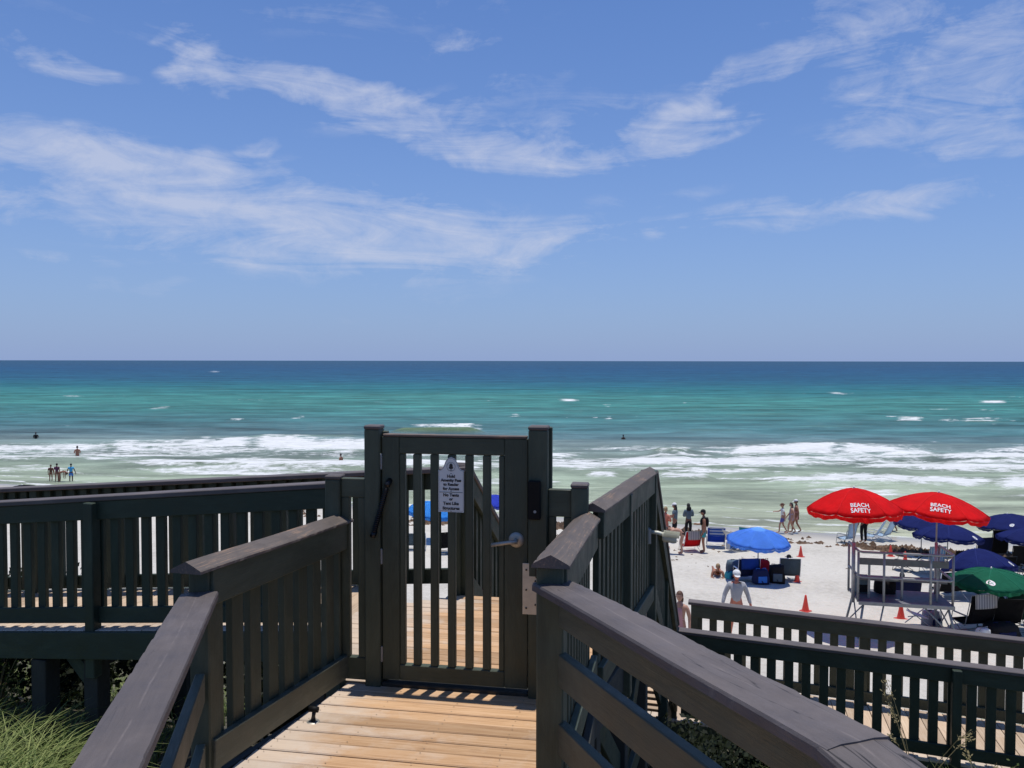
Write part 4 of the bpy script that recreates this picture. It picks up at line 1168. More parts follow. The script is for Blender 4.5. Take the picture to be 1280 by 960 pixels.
person('brown haired person passing behind the foot of the stairs', 3.56, 16.1, 1.60, 150, None, 'skin_light', 'hair_brown', None, [('dress', 'cloth_pink')], hair_long=True)
person('person in black trousers and pale shirt beyond the left red umbrella', 16.42, 35.6, 1.74, 10, None, 'skin_tan', 'hair_dark', None, [('trousers', 'cloth_black'), ('shirt', 'cloth_white')])
person('bather in the shallows between the two red umbrellas', 19.35, 38.6, 1.66, 100, WALK, 'skin_tan', 'hair_dark', None, [('brief', 'cloth_red')])
person('girl in a purple swimsuit standing at the water edge on the left', -32.30, 54.3, 1.42, 10, None, 'skin_tan', 'hair_dark', None, [('brief', 'cloth_purple'), ('shirt', 'cloth_purple')])
person('child in a brown swimsuit just left of the purple swimsuit', -32.85, 54.5, 1.30, 10, None, 'skin_tan', 'hair_brown', None, [('brief', 'cloth_brownish'), ('shirt', 'cloth_brownish')])
person('child in dark swimwear bending down at the water edge', -32.05, 54.2, 1.38, -80, STOOP, 'skin_tan', 'hair_dark', None, [('brief', 'cloth_black'), ('top', 'cloth_black')])
person('child in a bright blue shirt standing at the water edge', -31.35, 54.4, 1.42, 20, dict(elL=(-.28, 0, 1.14), elR=(.28, 0, 1.14), wrL=(-.34, .05, .92), wrR=(.34, .05, .92), haL=(-.35, .06, .85), haR=(.35, .06, .85)), 'skin_dark', 'hair_dark', None, [('shorts', 'cloth_bright_blue'), ('shirt', 'cloth_sky')])
SW = 'bathers in the sea'
person('man standing waist deep in the white surf on the left', -38.6, 68.0, 1.80, 30, FOLD, 'skin_tan', 'hair_dark', None, [('shorts', 'cloth_navy')], z=-.80, group=SW)
person('dark swimmer out beyond the surf at far left', -52.2, 84.0, 1.78, 30, FOLD, 'skin_dark', 'hair_dark', None, [('shirt', 'cloth_black'), ('shorts', 'cloth_black')], z=-1.05, group=SW)
person('bather up to the chest in the foam left of the gate', -14.6, 65.4, 1.75, 60, PHONE, 'skin_tan', 'hair_dark', None, [('shorts', 'cloth_navy')], z=-1.08, group=SW)
person('lone swimmer far out to the right of the gate, only the head showing', 12.35, 84.9, 1.75, 0, None, 'skin_dark', 'hair_dark', None, [('shorts', 'cloth_navy')], z=-1.30, group=SW)

# ------------------------------------------------------------------ umbrellas
def canopy_fn(Rr, rise, npan, yaw):
    def f(x, y):
        r = math.hypot(x, y); ph = math.atan2(y, x) - yaw
        k = abs(math.sin(ph * npan / 2))              # 0 on a rib, 1 mid panel
        u = min(1.0, r / Rr)
        return rise * (1 - u ** 1.75) - .085 * Rr * (1 - (1 - k) ** 2) * u * u
    return f
def umbrella(label, x, y, zrim, Rr, rise, mt, tilt=0, tilt_dir=0, npan=8, yaw=0.0, base=None, pole='tube_grey', val=.09, group='beach umbrellas', text=None, logo=None, vent=False, zb=None, white_tips=False, rim_m=None):
    gz = ground_z(x, y) if zb is None else zb
    root = thing('beach_umbrella', label, 'umbrella', (x, y, gz), group)
    TM_ = Matrix.Translation((x, y, zrim)) @ Matrix.Rotation(R(tilt_dir), 4, 'Z') @ Matrix.Rotation(R(tilt), 4, 'X') @ Matrix.Rotation(R(-tilt_dir), 4, 'Z')
    f = canopy_fn(Rr, rise, npan, yaw)
    sub = 6; NA = npan * sub; NR = 9
    bm = bmesh.new(); rings = []
    r0 = .14 if vent else 0.0
    for i in range(NR + 1):
        u = r0 + (1 - r0) * i / NR
        if u == 0: rings.append([bm.verts.new((0, 0, rise))] * NA); continue
        ring = []
        for a in range(NA):
            ph = yaw + 2 * math.pi * a / NA
            k = abs(math.sin((ph - yaw) * npan / 2))
            r = Rr * u * (1 - .045 * k * u)
            xx, yy = r * math.cos(ph), r * math.sin(ph)
            ring.append(bm.verts.new((xx, yy, f(xx, yy))))
        rings.append(ring)
    for A, B in zip(rings, rings[1:]):
        for a in range(NA):
            b = (a + 1) % NA
            if A[a] is A[b]: bm.faces.new((A[a], B[a], B[b]))
            else: bm.faces.new((A[a], B[a], B[b], A[b]))
    bmesh.ops.solidify(bm, geom=list(bm.faces), thickness=-.006)
    cm = from_bm(bm, 'canopy', True)
    can = new_obj('canopy', cm, mt, root, TM_)
    # hanging valance
    bm = bmesh.new(); top = []; bot = []
    for a in range(NA * 2):
        ph = yaw + math.pi * a / NA
        k = abs(math.sin((ph - yaw) * npan / 2)); r = Rr * (1 - .045 * k) * 1.004
        xx, yy = r * math.cos(ph), r * math.sin(ph); zz = f(xx, yy)
        hang = val * (.72 + .28 * abs(math.sin((ph - yaw) * npan / 2))) * (1 + .15 * math.sin(a * 1.7))
        top.append(bm.verts.new((xx, yy, zz + .004))); bot.append(bm.verts.new((xx * .985, yy * .985, zz - hang)))
    n = len(top)
    for a in range(n): bm.faces.new((top[a], bot[a], bot[(a + 1) % n], top[(a + 1) % n]))
    bmesh.ops.solidify(bm, geom=list(bm.faces), thickness=.004)
    new_obj('valance', from_bm(bm, 'valance', True), rim_m or mt, can, TM_)
    if vent:
        bm = bmesh.new(); rr_ = []
        for i, (u, dz) in enumerate(((0, .075), (.10, .06), (.20, .035), (.235, .012))):
            rr_.append([bm.verts.new((Rr * u * math.cos(2 * math.pi * a / 24), Rr * u * math.sin(2 * math.pi * a / 24), rise * (1 - u ** 1.75) + dz - .02)) for a in range(24)] if u else [bm.verts.new((0, 0, rise + dz - .02))] * 24)
        for A, B in zip(rr_, rr_[1:]):
            for a in range(24):
                b = (a + 1) % 24
                bm.faces.new((A[a], B[a], B[b]) if A[a] is A[b] else (A[a], B[a], B[b], A[b]))
        new_obj('vent_cap', from_bm(bm, 'vent', True), mt, can, TM_)
    # ribs
    for i in range(npan):
        ph = yaw + 2 * math.pi * i / npan
        pts = [V((Rr * u * math.cos(ph), Rr * u * math.sin(ph), f(Rr * u * math.cos(ph), Rr * u * math.sin(ph)) - .015)) for u in (.03, .35, .7, .985)]
        new_obj('rib', tube_mesh(pts, .005, 5), 'tube_white', root, TM_)
    for i in range(npan):                       # stitched seams along the panel joins
        ph = yaw + 2 * math.pi * i / npan
        pts = [V((Rr * u * math.cos(ph), Rr * u * math.sin(ph), f(Rr * u * math.cos(ph), Rr * u * math.sin(ph)) + .003)) for u in (.06, .25, .45, .65, .85, .99)]
        new_obj('seam', tube_mesh(pts, .009, 5), mt, can, TM_)
    tipm = tube_mesh([V((0, 0, rise - .01)), V((0, 0, rise + .03)), V((0, 0, rise + .06))], [.03, .022, .008], 8)
    new_obj('finial', tipm, 'tube_white', root, TM_)
    top_ = TM_ @ V((0, 0, rise - .03)); foot = V((x, y, gz - (.25 if zb is None else 0)))
    knee = TM_ @ V((0, 0, -.12)); knee = V((x, y, knee.z)) if tilt else knee
    tube('pole', root, [foot, V((x, y, knee.z - .15)), knee, top_] if tilt else [foot, top_], .019, pole, 10)
    if text:
        ph0, r_c, lines, size, lmat = text
        for li, s_ in enumerate(lines):
            me = text_mesh(s_, size, .0025, 1.04)
            bm = bmesh.new(); bm.from_mesh(me); bpy.data.meshes.remove(me)
            bmesh.ops.triangulate(bm, faces=list(bm.faces))
            bmesh.ops.subdivide_edges(bm, edges=[e for e in bm.edges if e.calc_length() > .05], cuts=2)
            slope = math.cos(math.atan2(rise * 1.3, Rr))
            for v in bm.verts:
                tx, ty = v.co.x, v.co.y * 1.35 + (len(lines) - 1 - li) * size * 1.22
                rr_ = r_c - ty * slope
                c_, s2 = math.cos(ph0), math.sin(ph0)
                xx, yy = rr_ * c_ - tx * s2, rr_ * s2 + tx * c_
                v.co = V((xx, yy, f(xx, yy) + .014))
            new_obj('lettering', from_bm(bm, 'lettering'), lmat, can, TM_)
    if logo:
        for (ph0, r_c, sz) in logo:
            bm = bmesh.new()
            def put(tx, ty, lift):
                rr_ = r_c - ty * .85
                xx, yy = rr_ * math.cos(ph0) - tx * math.sin(ph0), rr_ * math.sin(ph0) + tx * math.cos(ph0)
                return bm.verts.new((xx, yy, f(xx, yy) + lift))
            c0_ = put(0, 0, .014); rg = [put(sz * math.cos(k * math.pi / 10), sz * math.sin(k * math.pi / 10), .014) for k in range(20)]
            for k in range(20): bm.faces.new((c0_, rg[k], rg[(k + 1) % 20]))
            new_obj('emblem', from_bm(bm, 'emblem'), 'cloth_white', can, TM_)
            bm = bmesh.new()
            for sgn in (1, -1):                     # two curved strokes across the disc
                pa = [put(sz * (-.62 + 1.24 * k / 8), sz * (.42 * math.sin(k / 8 * math.pi * 1.6 * sgn) + .12 * sgn), .018) for k in range(9)]
                pb = [put(sz * (-.62 + 1.24 * k / 8), sz * (.42 * math.sin(k / 8 * math.pi * 1.6 * sgn) + .12 * sgn - .16), .018) for k in range(9)]
                for k in range(8): bm.faces.new((pa[k], pa[k + 1], pb[k + 1], pb[k]))
            new_obj('emblem_stroke', from_bm(bm, 'stroke'), mt, can, TM_)
    return root
umbrella('bright blue vented beach umbrella standing over bags and chairs on the sand', 8.40, 26.0, 2.50, 1.08, .40, 'blue_canvas', 3, 20, 8, .2, vent=True)
PH = -math.pi / 2 - .42
umbrella('red BEACH SAFETY umbrella on the left end of the lifeguard stand', 8.72, 19.45, 4.84, 1.14, .53, 'red_canvas', 2, 200, 6, PH + math.pi / 6 + .16, val=.12, text=(PH + .16, .97, ('BEACH', 'SAFETY'), .132, 'cloth_white'), zb=2.5, group='red umbrellas of the lifeguard stand', rim_m='red_canvas')
umbrella('red BEACH SAFETY umbrella on the right end of the lifeguard stand, tilted', 11.02, 19.8, 4.75, 1.19, .45, 'red_canvas', 5, 80, 6, -2.0 + math.pi / 6, val=.10, text=(-2.0, .94, ('BEACH', 'SAFETY'), .138, 'cloth_white'), zb=2.5, group='red umbrellas of the lifeguard stand', rim_m='red_canvas')
NB = 'navy umbrellas in rows on the sand'
umbrella('navy umbrella half hidden behind the right red umbrella', 17.5, 32.6, 1.62, 1.12, .42, 'navy_canvas', 5, 60, 8, .1, group=NB)
umbrella('wide navy umbrella below the right red umbrella', 16.0, 28.0, 2.18, 1.17, .46, 'navy_canvas', 6, 150, 8, .3, group=NB, logo=[(-1.0, .95, .09)])
umbrella('navy umbrella at the back near the right picture edge', 21.6, 33.2, 1.55, 1.25, .42, 'navy_canvas', 7, 250, 8, .5, group=NB, logo=[(-2.0, .95, .09)])
umbrella('navy umbrella cut by the right picture edge', 20.3, 30.0, 1.58, 1.10, .45, 'navy_canvas', 6, 100, 8, .2, group=NB)
umbrella('navy umbrella tipped towards the viewer just above the green one', 14.95, 24.4, 1.98, 1.08, .62, 'navy_canvas', 16, 190, 8, .25, group=NB, logo=[(-.75, .92, .08)])
umbrella('dark green umbrella with a white round emblem', 12.60, 20.0, 2.86, 1.02, .30, 'green_canvas', 2, 260, 8, .15, logo=[(-2.15, .74, .105)])
umbrella('light blue umbrella seen between the gate slats', -3.45, 33.0, 2.10, 1.12, .42, 'sky_canvas', 8, 70, 8, .3)
umbrella('royal blue umbrella seen through the right gate slats', -.95, 37.5, 1.66, 1.0, .36, 'royal_canvas', 4, 0, 8, .1)
umbrella('dark umbrella top showing above the left walkway railing', -23.7, 37.0, 2.15, 1.2, .40, 'dark_canvas', 2, 0, 8, .2)

# ------------------------------------------------------------------ beach chairs
TOWELS = dict(stripe_grey='grey striped', stripe_royal='blue striped', cloth_royal='royal blue', cloth_navy='navy', stripe_blue='light blue striped')
def chair(label, x, y, face, fabric, framem='tube_white', back=.62, rec=22, seat_h=.26, w=.56, group='beach chairs', towel=None, emblem=False):
    gz = ground_z(x, y)
    root = thing('beach_chair', label, 'chair', (x, y, gz), group)
    M = Matrix.Translation((x, y, gz)) @ Matrix.Rotation(R(face), 4, 'Z')
    sa, ca = math.sin(R(rec)), math.cos(R(rec))
    hw = w / 2
    bt = V((0, -.22 - sa * back, seat_h + ca * back))
    bm = bmesh.new()
    for s_ in (-1, 1):
        X = s_ * hw
        tube_into(bm, [V((X, .25, seat_h)), V((X, -.22, seat_h - .05)), V((X, bt.y, bt.z))], .012, 6)
        tube_into(bm, [V((X, .27, .01)), V((X, .20, seat_h + .20)), V((X, -.28, seat_h + .20))], .012, 6)
        tube_into(bm, [V((X, .22, seat_h)), V((X, -.32, .01))], .012, 6)
    for a in ((.25, seat_h), (bt.y, bt.z), (-.32, .015), (.27, .015)):
        tube_into(bm, [V((-hw, a[0], a[1])), V((hw, a[0], a[1]))], .012, 6)
    new_obj('frame', from_bm(bm, 'frame', True), framem, root, M)
    def panel(p0, p1, sag, nm, mt, ww=w - .02, th=.018):
        nonlocal root
        bm = bmesh.new(); rows_ = []
        p0, p1 = V(p0), V(p1); nrm = V((0, -(p1 - p0).z, (p1 - p0).y)).normalized()
        for i in range(7):
            k = i / 6; p = p0.lerp(p1, k) - nrm * sag * math.sin(k * math.pi) * (1 if (p1 - p0).y > 0 else -1)
            rows_.append([bm.verts.new((ww * (j / 4 - .5), p.y, p.z - .012 * math.sin(j / 4 * math.pi))) for j in range(5)])
        for A, B in zip(rows_, rows_[1:]):
            for j in range(4): bm.faces.new((A[j], A[j + 1], B[j + 1], B[j]))
        bmesh.ops.solidify(bm, geom=list(bm.faces), thickness=th)
        return new_obj(nm, from_bm(bm, nm, True), mt, root, M)
    panel((0, -.2, seat_h - .03), (0, .25, seat_h), .03, 'seat', fabric)
    panel((0, -.23, seat_h), (0, bt.y, bt.z), .03, 'backrest', fabric)
    for s_ in (-1, 1):
        o = new_obj('armrest', mbox(.05, .42, .022, framem, .006), framem, root, M @ Matrix.Translation((s_ * hw, -.05, seat_h + .215)))
    if towel:
        keep = root
        root = thing('towel', ' '.join((TOWELS[towel] + ' towel over the ' + label.split(' with a')[0].split(' draped')[0]).split()[:16]), 'towel', (x, y, gz + .5), 'towels on chairs')
        panel((0, bt.y - .05, bt.z - .34), (0, bt.y - .035, bt.z + .03), .0, 'cloth', towel, w * .8, .012)
        root = keep
    if emblem:
        bm = bmesh.new(); bmesh.ops.create_circle(bm, cap_ends=True, radius=.075, segments=16)
        new_obj('emblem', from_bm(bm), 'cloth_white', root, M @ Matrix.Translation((0, bt.y + .08 - .035, bt.z - .22)) @ Matrix.Rotation(R(90 - rec), 4, 'X'))
    return root
chair('red beach chair with a grey striped towel beside the bending woman', 7.55, 32.4, 10, 'cloth_red', towel='stripe_grey', w=.72, back=.72)
chair('royal blue beach chair right of the man in teal shorts', 8.95, 33.5, -10, 'cloth_royal', w=.75, back=.70, towel='stripe_royal')
chair('white reclined beach chair behind the bright blue umbrella', 9.75, 32.6, -62, 'cloth_white', back=.85, rec=38)
chair('teal beach chair behind the bright blue umbrella', 10.25, 33.2, -25, 'cloth_teal', back=.8)
chair('navy and blue beach chair under the left half of the bright blue umbrella', 8.0, 26.0, 4, 'cloth_navy', w=.74, back=.58, rec=8, towel='cloth_royal')
chair('slate blue beach chair with a seated person right of the bright blue umbrella', 9.55, 26.3, -10, 'cloth_slate', w=.68, back=.62, rec=14)
person('seated person in a black hat in the slate chair', 9.55, 26.33, 1.5, -10, SIT, 'skin_tan', 'hair_dark', ('hat', 'cloth_black'), [('shorts', 'cloth_navy'), ('shirt', 'cloth_slate')])
chair('light blue striped chair beyond the left red umbrella pole', 15.5, 35.4, 30, 'stripe_blue', 'tube_grey', w=.66, back=.75, rec=14)
chair('light blue chair near the waterline, left of a pair', 17.1, 36.4, 50, 'stripe_blue', w=.62, back=.85, rec=30)
chair('light blue chair near the waterline, right of a pair', 17.75, 36.6, 35, 'stripe_blue', w=.66, back=.9, rec=26)
chair('wide navy chair seen through the lifeguard stand rails', 11.9, 23.4, 0, 'cloth_navy', 'black_metal', w=1.05, back=.6, rec=12)
person('person in black sitting in the navy chair behind the stand', 11.95, 23.45, 1.55, 0, SIT, 'skin_dark', 'hair_dark', None, [('shorts', 'cloth_black'), ('shirt', 'cloth_black')])
chair('light blue striped chair below the wide navy umbrella', 15.75, 28.6, 4, 'stripe_blue', w=.62, back=.85, rec=12)
chair('black reclined chair left of the striped chair below the wide navy umbrella', 14.8, 28.9, 50, 'cloth_black', 'black_metal', back=.9, rec=48)
chair('black chair just right of the striped chair below the wide navy umbrella', 16.5, 28.3, 0, 'cloth_black', 'black_metal', w=.6, back=.8)
chair('tall black chair under the navy umbrella at the back', 20.0, 31.6, 5, 'cloth_black', 'black_metal', w=.72, back=1.0, rec=10, seat_h=.36)
chair('black chair with navy headrest right of the tall black chair', 21.2, 31.0, -8, 'cloth_black', 'black_metal', w=.72, back=.9, rec=12, seat_h=.34, towel='cloth_navy')
chair('black chair draped with a light blue striped towel at the right edge', 18.7, 27.2, -6, 'cloth_black', 'black_metal', w=.8, back=.9, rec=10, seat_h=.36, towel='stripe_blue')
chair('black chair with the round white print near the striped towel chair', 19.6, 29.6, -4, 'cloth_black', 'black_metal', w=.7, back=.8, rec=12, emblem=True)
chair('black chair under the left side of the tipped navy umbrella', 13.75, 24.0, 8, 'cloth_black', w=.95, back=.62, rec=10, seat_h=.34)
chair('black chair under the right side of the tipped navy umbrella', 15.4, 24.0, -6, 'cloth_black', w=.95, back=.62, rec=10, seat_h=.34)
chair('black chair with a white towel under the green umbrella', 11.95, 19.75, 12, 'cloth_black', 'tube_grey', w=.82, back=.8, rec=14, seat_h=.36, towel='stripe_grey')
chair('black chair under the middle of the green umbrella', 12.75, 19.9, -6, 'cloth_black', 'black_metal', w=.8, back=.72, rec=20, seat_h=.32)
chair('dark green chair with a white round emblem at the right edge', 13.45, 20.2, -14, 'cloth_green', 'black_metal', w=.8, back=.82, rec=14, seat_h=.36, emblem=True)
chair('slate blue chair seen through the left gate slats', -3.9, 30.6, 5, 'cloth_slate', w=.9, back=.5, rec=14)
chair('black chair seen through the middle gate slats', -2.75, 30.2, 20, 'cloth_black', 'black_metal', w=.6, back=.7)

# ------------------------------------------------------------------ bags
def bag(name, label, x, y, face, w, d, h, mt, strap, lump=.25, dz=0.0, cat='bag'):
    gz = ground_z(x, y) + dz
    root = thing(name, label, cat, (x, y, gz), 'bags on the sand')
    M = Matrix.Translation((x, y, gz)) @ Matrix.Rotation(R(face), 4, 'Z')
    bm = bmesh.new()
    bmesh.ops.create_cube(bm, size=1)
    bmesh.ops.subdivide_edges(bm, edges=list(bm.edges), cuts=3, use_grid_fill=True)
    for v in bm.verts:
        p = v.co; k = p.z + .5
        sx = 1 - lump * .5 * k * k; q_ = 1 - .25 * (abs(p.x) + abs(p.y) - .5)
        v.co = V((p.x * w * sx * q_, p.y * d * sx * q_, k * h * (1 - .25 * (p.x * p.x + p.y * p.y))))
        v.co += V((1, 1, .4)) * .02 * math.sin(p.x * 9 + p.y * 7 + p.z * 11 + w * 20)
    new_obj('body', from_bm(bm, 'bag', True), mt, root, M)
    new_obj('pocket', mbox(w * .55, .05, h * .42, strap, .012), strap, root, M @ Matrix.Translation((0, -d * .47, h * .33)))
    bm = bmesh.new()
    for s_ in (-1, 1):
        tube_into(bm, [V((s_ * w * .22 - .06, 0, h * .80)), V((s_ * w * .2 - .05, -.03, h * 1.03)), V((s_ * w * .2 + .05, -.03, h * 1.03)), V((s_ * w * .22 + .06, 0, h * .80))], .012, 6)
    new_obj('handles', from_bm(bm, 'handles', True), strap, root, M)
bag('tote_bag', 'navy tote bag with bright blue pocket under the bright blue umbrella', 8.35, 25.55, 5, .55, .35, .5, 'cloth_navy', 'cloth_bright_blue')
bag('backpack', 'black backpack right of the blue umbrella pole', 8.95, 25.75, -6, .55, .35, .62, 'cloth_black', 'cloth_slate')
bag('beach_bag', 'small red bag standing among the bags under the bright blue umbrella', 8.72, 26.35, 12, .38, .3, .72, 'cloth_red', 'cloth_red')
bag('duffel_bag', 'dark bag behind the navy chair under the bright blue umbrella', 7.95, 26.9, 0, .8, .4, .55, 'cloth_slate', 'cloth_black')
bag('beach_bag', 'grey bag on the sand beside the leg of the lifeguard stand', 11.35, 20.55, 20, .5, .35, .42, 'cloth_grey', 'cloth_navy')
bag('tote_bag', 'dark bag standing beneath the bench of the lifeguard stand', 9.15, 19.95, 0, .42, .3, .46, 'cloth_slate', 'cloth_black', dz=.93)
bag('cooler', 'black cooler on the floor of the lifeguard stand', 9.75, 19.9, 0, .5, .34, .4, 'cloth_black', 'cloth_black', .08, .94, 'cooler')
bag('duffel_bag', 'black bag lying on the sand under the green umbrella', 12.45, 19.35, 8, .85, .5, .4, 'cloth_black', 'cloth_navy')

# ------------------------------------------------------------------ lifeguard stand
LSG = 1.62
ls = thing('lifeguard_stand', 'grey metal lifeguard stand with bench and pipe rails on the sand', 'lifeguard stand', (9.95, 19.4, LSG))
LM = Matrix.Translation((9.93, 19.5, 0)) @ Matrix.Rotation(R(-11), 4, 'Z')
def lw(x, y, z): return LM @ V((x, y, z))
FZ, HX, HY = 2.57, 1.10, .55
board('floor', ls, lw(-HX, 0, FZ - .03), lw(HX, 0, FZ - .03), 2 * HY, .05, 'stand_floor')
for s_ in (-1, 1): board('floor_edge', ls, lw(-HX - .01, s_ * (HY + .022), FZ - .045), lw(HX + .01, s_ * (HY + .022), FZ - .045), .04, .09, 'tube_grey')
def pipe(nm, *pts, r=.031): return tube(nm, ls, [lw(*p) for p in pts], r, 'tube_grey', 8)
for z, nm in ((FZ + 1.24, 'top_rail'), (FZ + .61, 'middle_rail')):
    pipe(nm, (-HX, HY, z), (-HX, -HY + .08, z), (-HX + .08, -HY, z), (HX - .1, -HY, z), (HX, -HY + .1, z), (HX, HY, z))
for x in (-.52, .56): pipe('rail_post', (x, -HY, FZ - .05), (x, -HY, FZ + 1.24))
for x in (-HX, HX):
    for y in (-HY + .1, HY): pipe('rail_post', (x, y, FZ - .05), (x, y, FZ + 1.24))
board('bench_back', ls, lw(-HX + .06, -.22, FZ + .93), lw(HX - .03, -.22, FZ + .93), .04, .17, 'board_grey')
board('bench_seat', ls, lw(-HX + .06, .02, FZ + .45), lw(HX - .03, .02, FZ + .45), .38, .04, 'board_grey')
for x in (-.78, 0, .82): board('bench_bracket', ls, lw(x, -.2, FZ - .01), lw(x, -.2, FZ + 1.0), .04, .05, 'tube_grey', up=(1, 0, 0))
legs = []
for x in (-1, 1):
    for y in (-1, 1):
        a = lw(x * (HX - .12), y * (HY - .05), FZ - .06); b = lw(x * (HX + .06), y * (HY + .16), 0); b.z = ground_z(b.x, b.y) - .1
        tube('leg', ls, [a, b], .03, 'tube_grey', 8); legs.append((a, b))
for (a, b), (c, d) in (((legs[0]), (legs[1])), ((legs[2]), (legs[3]))):
    tube('brace', ls, [a.lerp(b, .05), c.lerp(d, .85)], .018, 'tube_grey', 6); tube('brace', ls, [c.lerp(d, .05), a.lerp(b, .85)], .018, 'tube_grey', 6)
    tube('brace', ls, [a.lerp(b, .8), c.lerp(d, .8)], .02, 'tube_grey', 6)
for sx_ in (-1, 1):
    a, b = legs[0] if sx_ < 0 else legs[2]
    tube('brace', ls, [lw(sx_ * .42, -HY + .05, FZ - .07), a.lerp(b, .82)] if sx_ > 0 else [lw(-.5, -HY + .05, FZ - .07), lw(-.68, -HY - .1, 1.75)], .02, 'tube_grey', 6)
tube('umbrella_socket', ls, [V((8.72, 19.45, 2.45)), V((8.72, 19.45, 3.98))], .045, 'galvanised', 10)
tube('umbrella_socket', ls, [V((11.02, 19.8, 2.45)), V((11.02, 19.8, 3.9))], .04, 'galvanised', 10)
fc = thing('folding_chair', 'grey framed folding chair lying under the right end of the stand', 'chair', (10.9, 20.3, 1.55))
gz = ground_z(10.9, 20.3)
for i, (a, b) in enumerate((((10.55, 20.3, gz + .5), (11.1, 20.2, gz + .05)), ((10.6, 20.5, gz + .05), (11.1, 20.4, gz + .5)), ((10.55, 20.25, gz + .3), (11.15, 20.35, gz + .3)))):
    tube('frame_tube', fc, [a, b], .014, 'tube_white', 6)
new_obj('seat', mbox(.42, .4, .03, 'cloth_white', .008), 'cloth_white', fc, Matrix.Translation((10.85, 20.35, gz + .32)) @ Matrix.Rotation(R(18), 4, 'Y'))

# ------------------------------------------------------------------ cones
def cone(label, x, y, s=1.0):
    gz = ground_z(x, y)
    root = thing('traffic_cone', label, 'cone', (x, y, gz), 'red cones marking the lane on the sand')
    M = Matrix.Translation((x, y, gz)) @ Matrix.Rotation(random.random(), 4, 'Z') @ Matrix.Scale(s, 4)
    new_obj('cone_body', CONE, 'cone_red', root, M)
    new_obj('cone_base', mbox(.26, .26, .03, 'cone_base', .01), 'cone_base', root, M @ Matrix.Translation((0, 0, .014)))
CONE = lathe_mesh([(.105, .02), (.098, .05), (.06, .25), (.026, .46), (.021, .47), (.0, .472)], 18); CONE.materials.append(MATS['cone_red'])
for lab, x, y, s in (('red cone nearest the lower walkway, by itself on open sand', 8.42, 21.8, 1.0), ('red cone right of the slate chair, in front of the other one', 9.78, 26.1, .98), ('red cone far behind the slate chair', 11.9, 31.4, .95),
                     ('red cone near the seaweed line between the red umbrella poles', 16.0, 32.2, 1.0), ('smaller looking red cone just above the stand rail', 16.0, 31.0, .9), ('red cone under the right end of the lifeguard stand', 10.85, 21.2, 1.05)):
    cone(lab, x, y, s)

# ------------------------------------------------------------------ seaweed line
def weed_line():
    rnd = random.Random(5)
    bm = bmesh.new()
    for i in range(6800):
        x = rnd.uniform(-45, 34)
        dens = vnoise(np.array([x * .28 + 3.1]), np.array([2.2]))[0]
        if rnd.random() > max(.08, (dens - .34) * 3.6 if x > 6 else (dens - .38) * 3.2): continue
        w = 37.3 + .9 * math.sin(x * .21) + rnd.gauss(0, .5)
        far_ = rnd.random() < .10
        if far_: w -= rnd.uniform(2, 9)
        y = (w - SX * x) / SY; z = ground_z(x, y)
        n = rnd.randint(2, 5); sc_ = rnd.uniform(.05, .16) if not far_ else rnd.uniform(.015, .05)
        for k in range(n):
            a = rnd.random() * 6.28; L_ = sc_ * rnd.uniform(.7, 2.2); ox, oy = rnd.gauss(0, sc_), rnd.gauss(0, sc_)
            dx, dy = math.cos(a) * L_, math.sin(a) * L_; hh = rnd.uniform(.02, .11) * (1 + dens) * (.25 if far_ else 1)
            p = [(x + ox - dx, y + oy - dy, z - .01), (x + ox - dy * .5, y + oy + dx * .5, z), (x + ox, y + oy, z + hh), (x + ox + dy * .5, y + oy - dx * .5, z), (x + ox + dx, y + oy + dy, z - .01)]
            v = [bm.verts.new(q_) for q_ in p]
            bm.faces.new((v[0], v[1], v[2])); bm.faces.new((v[0], v[2], v[3])); bm.faces.new((v[1], v[4], v[2])); bm.faces.new((v[2], v[4], v[3]))
    o = new_obj('seaweed', from_bm(bm, 'seaweed'), 'weed')
    tag(o, 'brown line of dried seaweed washed up along the beach', 'seaweed', kind='stuff')
weed_line()

# ------------------------------------------------------------------ dune grass
def grass(name, label, spots, mt, seed, kind='stuff', cat='grass'):
    """spots: (x0, x1, y0, y1, count, height, lean)"""
    rnd = random.Random(seed)
    verts, faces, tone = [], [], []
    for (x0, x1, y0, y1, cnt, hgt, lean) in spots:
        for i in range(cnt):
            x, y = rnd.uniform(x0, x1), rnd.uniform(y0, y1)
            z = ground_z(x, y) - .03
            for b_ in range(rnd.randint(2, 4)):
                h = hgt * rnd.uniform(.45, 1.15); a = rnd.random() * 6.283; l_ = lean * rnd.uniform(.2, 1.3) * h
                w = rnd.uniform(.004, .012); wx, wy = -math.sin(a) * w, math.cos(a) * w
                tn = rnd.random() ** 1.5 if rnd.random() < .8 else 1.0; i0 = len(verts); n = 5
                for k in range(n + 1):
                    u = k / n; dr = l_ * u * u; zz = h * (u - .32 * lean * u * u * u)
                    ww = (1 - u * .92)
                    verts.append((x + math.cos(a) * dr + wx * ww, y + math.sin(a) * dr + wy * ww, z + zz))
                    verts.append((x + math.cos(a) * dr - wx * ww, y + math.sin(a) * dr - wy * ww, z + zz))
                    tone += [tn, tn]
                for k in range(n): faces.append((i0 + 2 * k, i0 + 2 * k + 1, i0 + 2 * k + 3, i0 + 2 * k + 2))
    me = bpy.data.meshes.new(name); me.from_pydata(verts, [], faces)
    at_ = me.attributes.new('tone', 'FLOAT', 'POINT'); at_.data.foreach_set('value', tone)
    o = new_obj(name, me, mt); tag(o, label, cat, kind=kind)
    return o
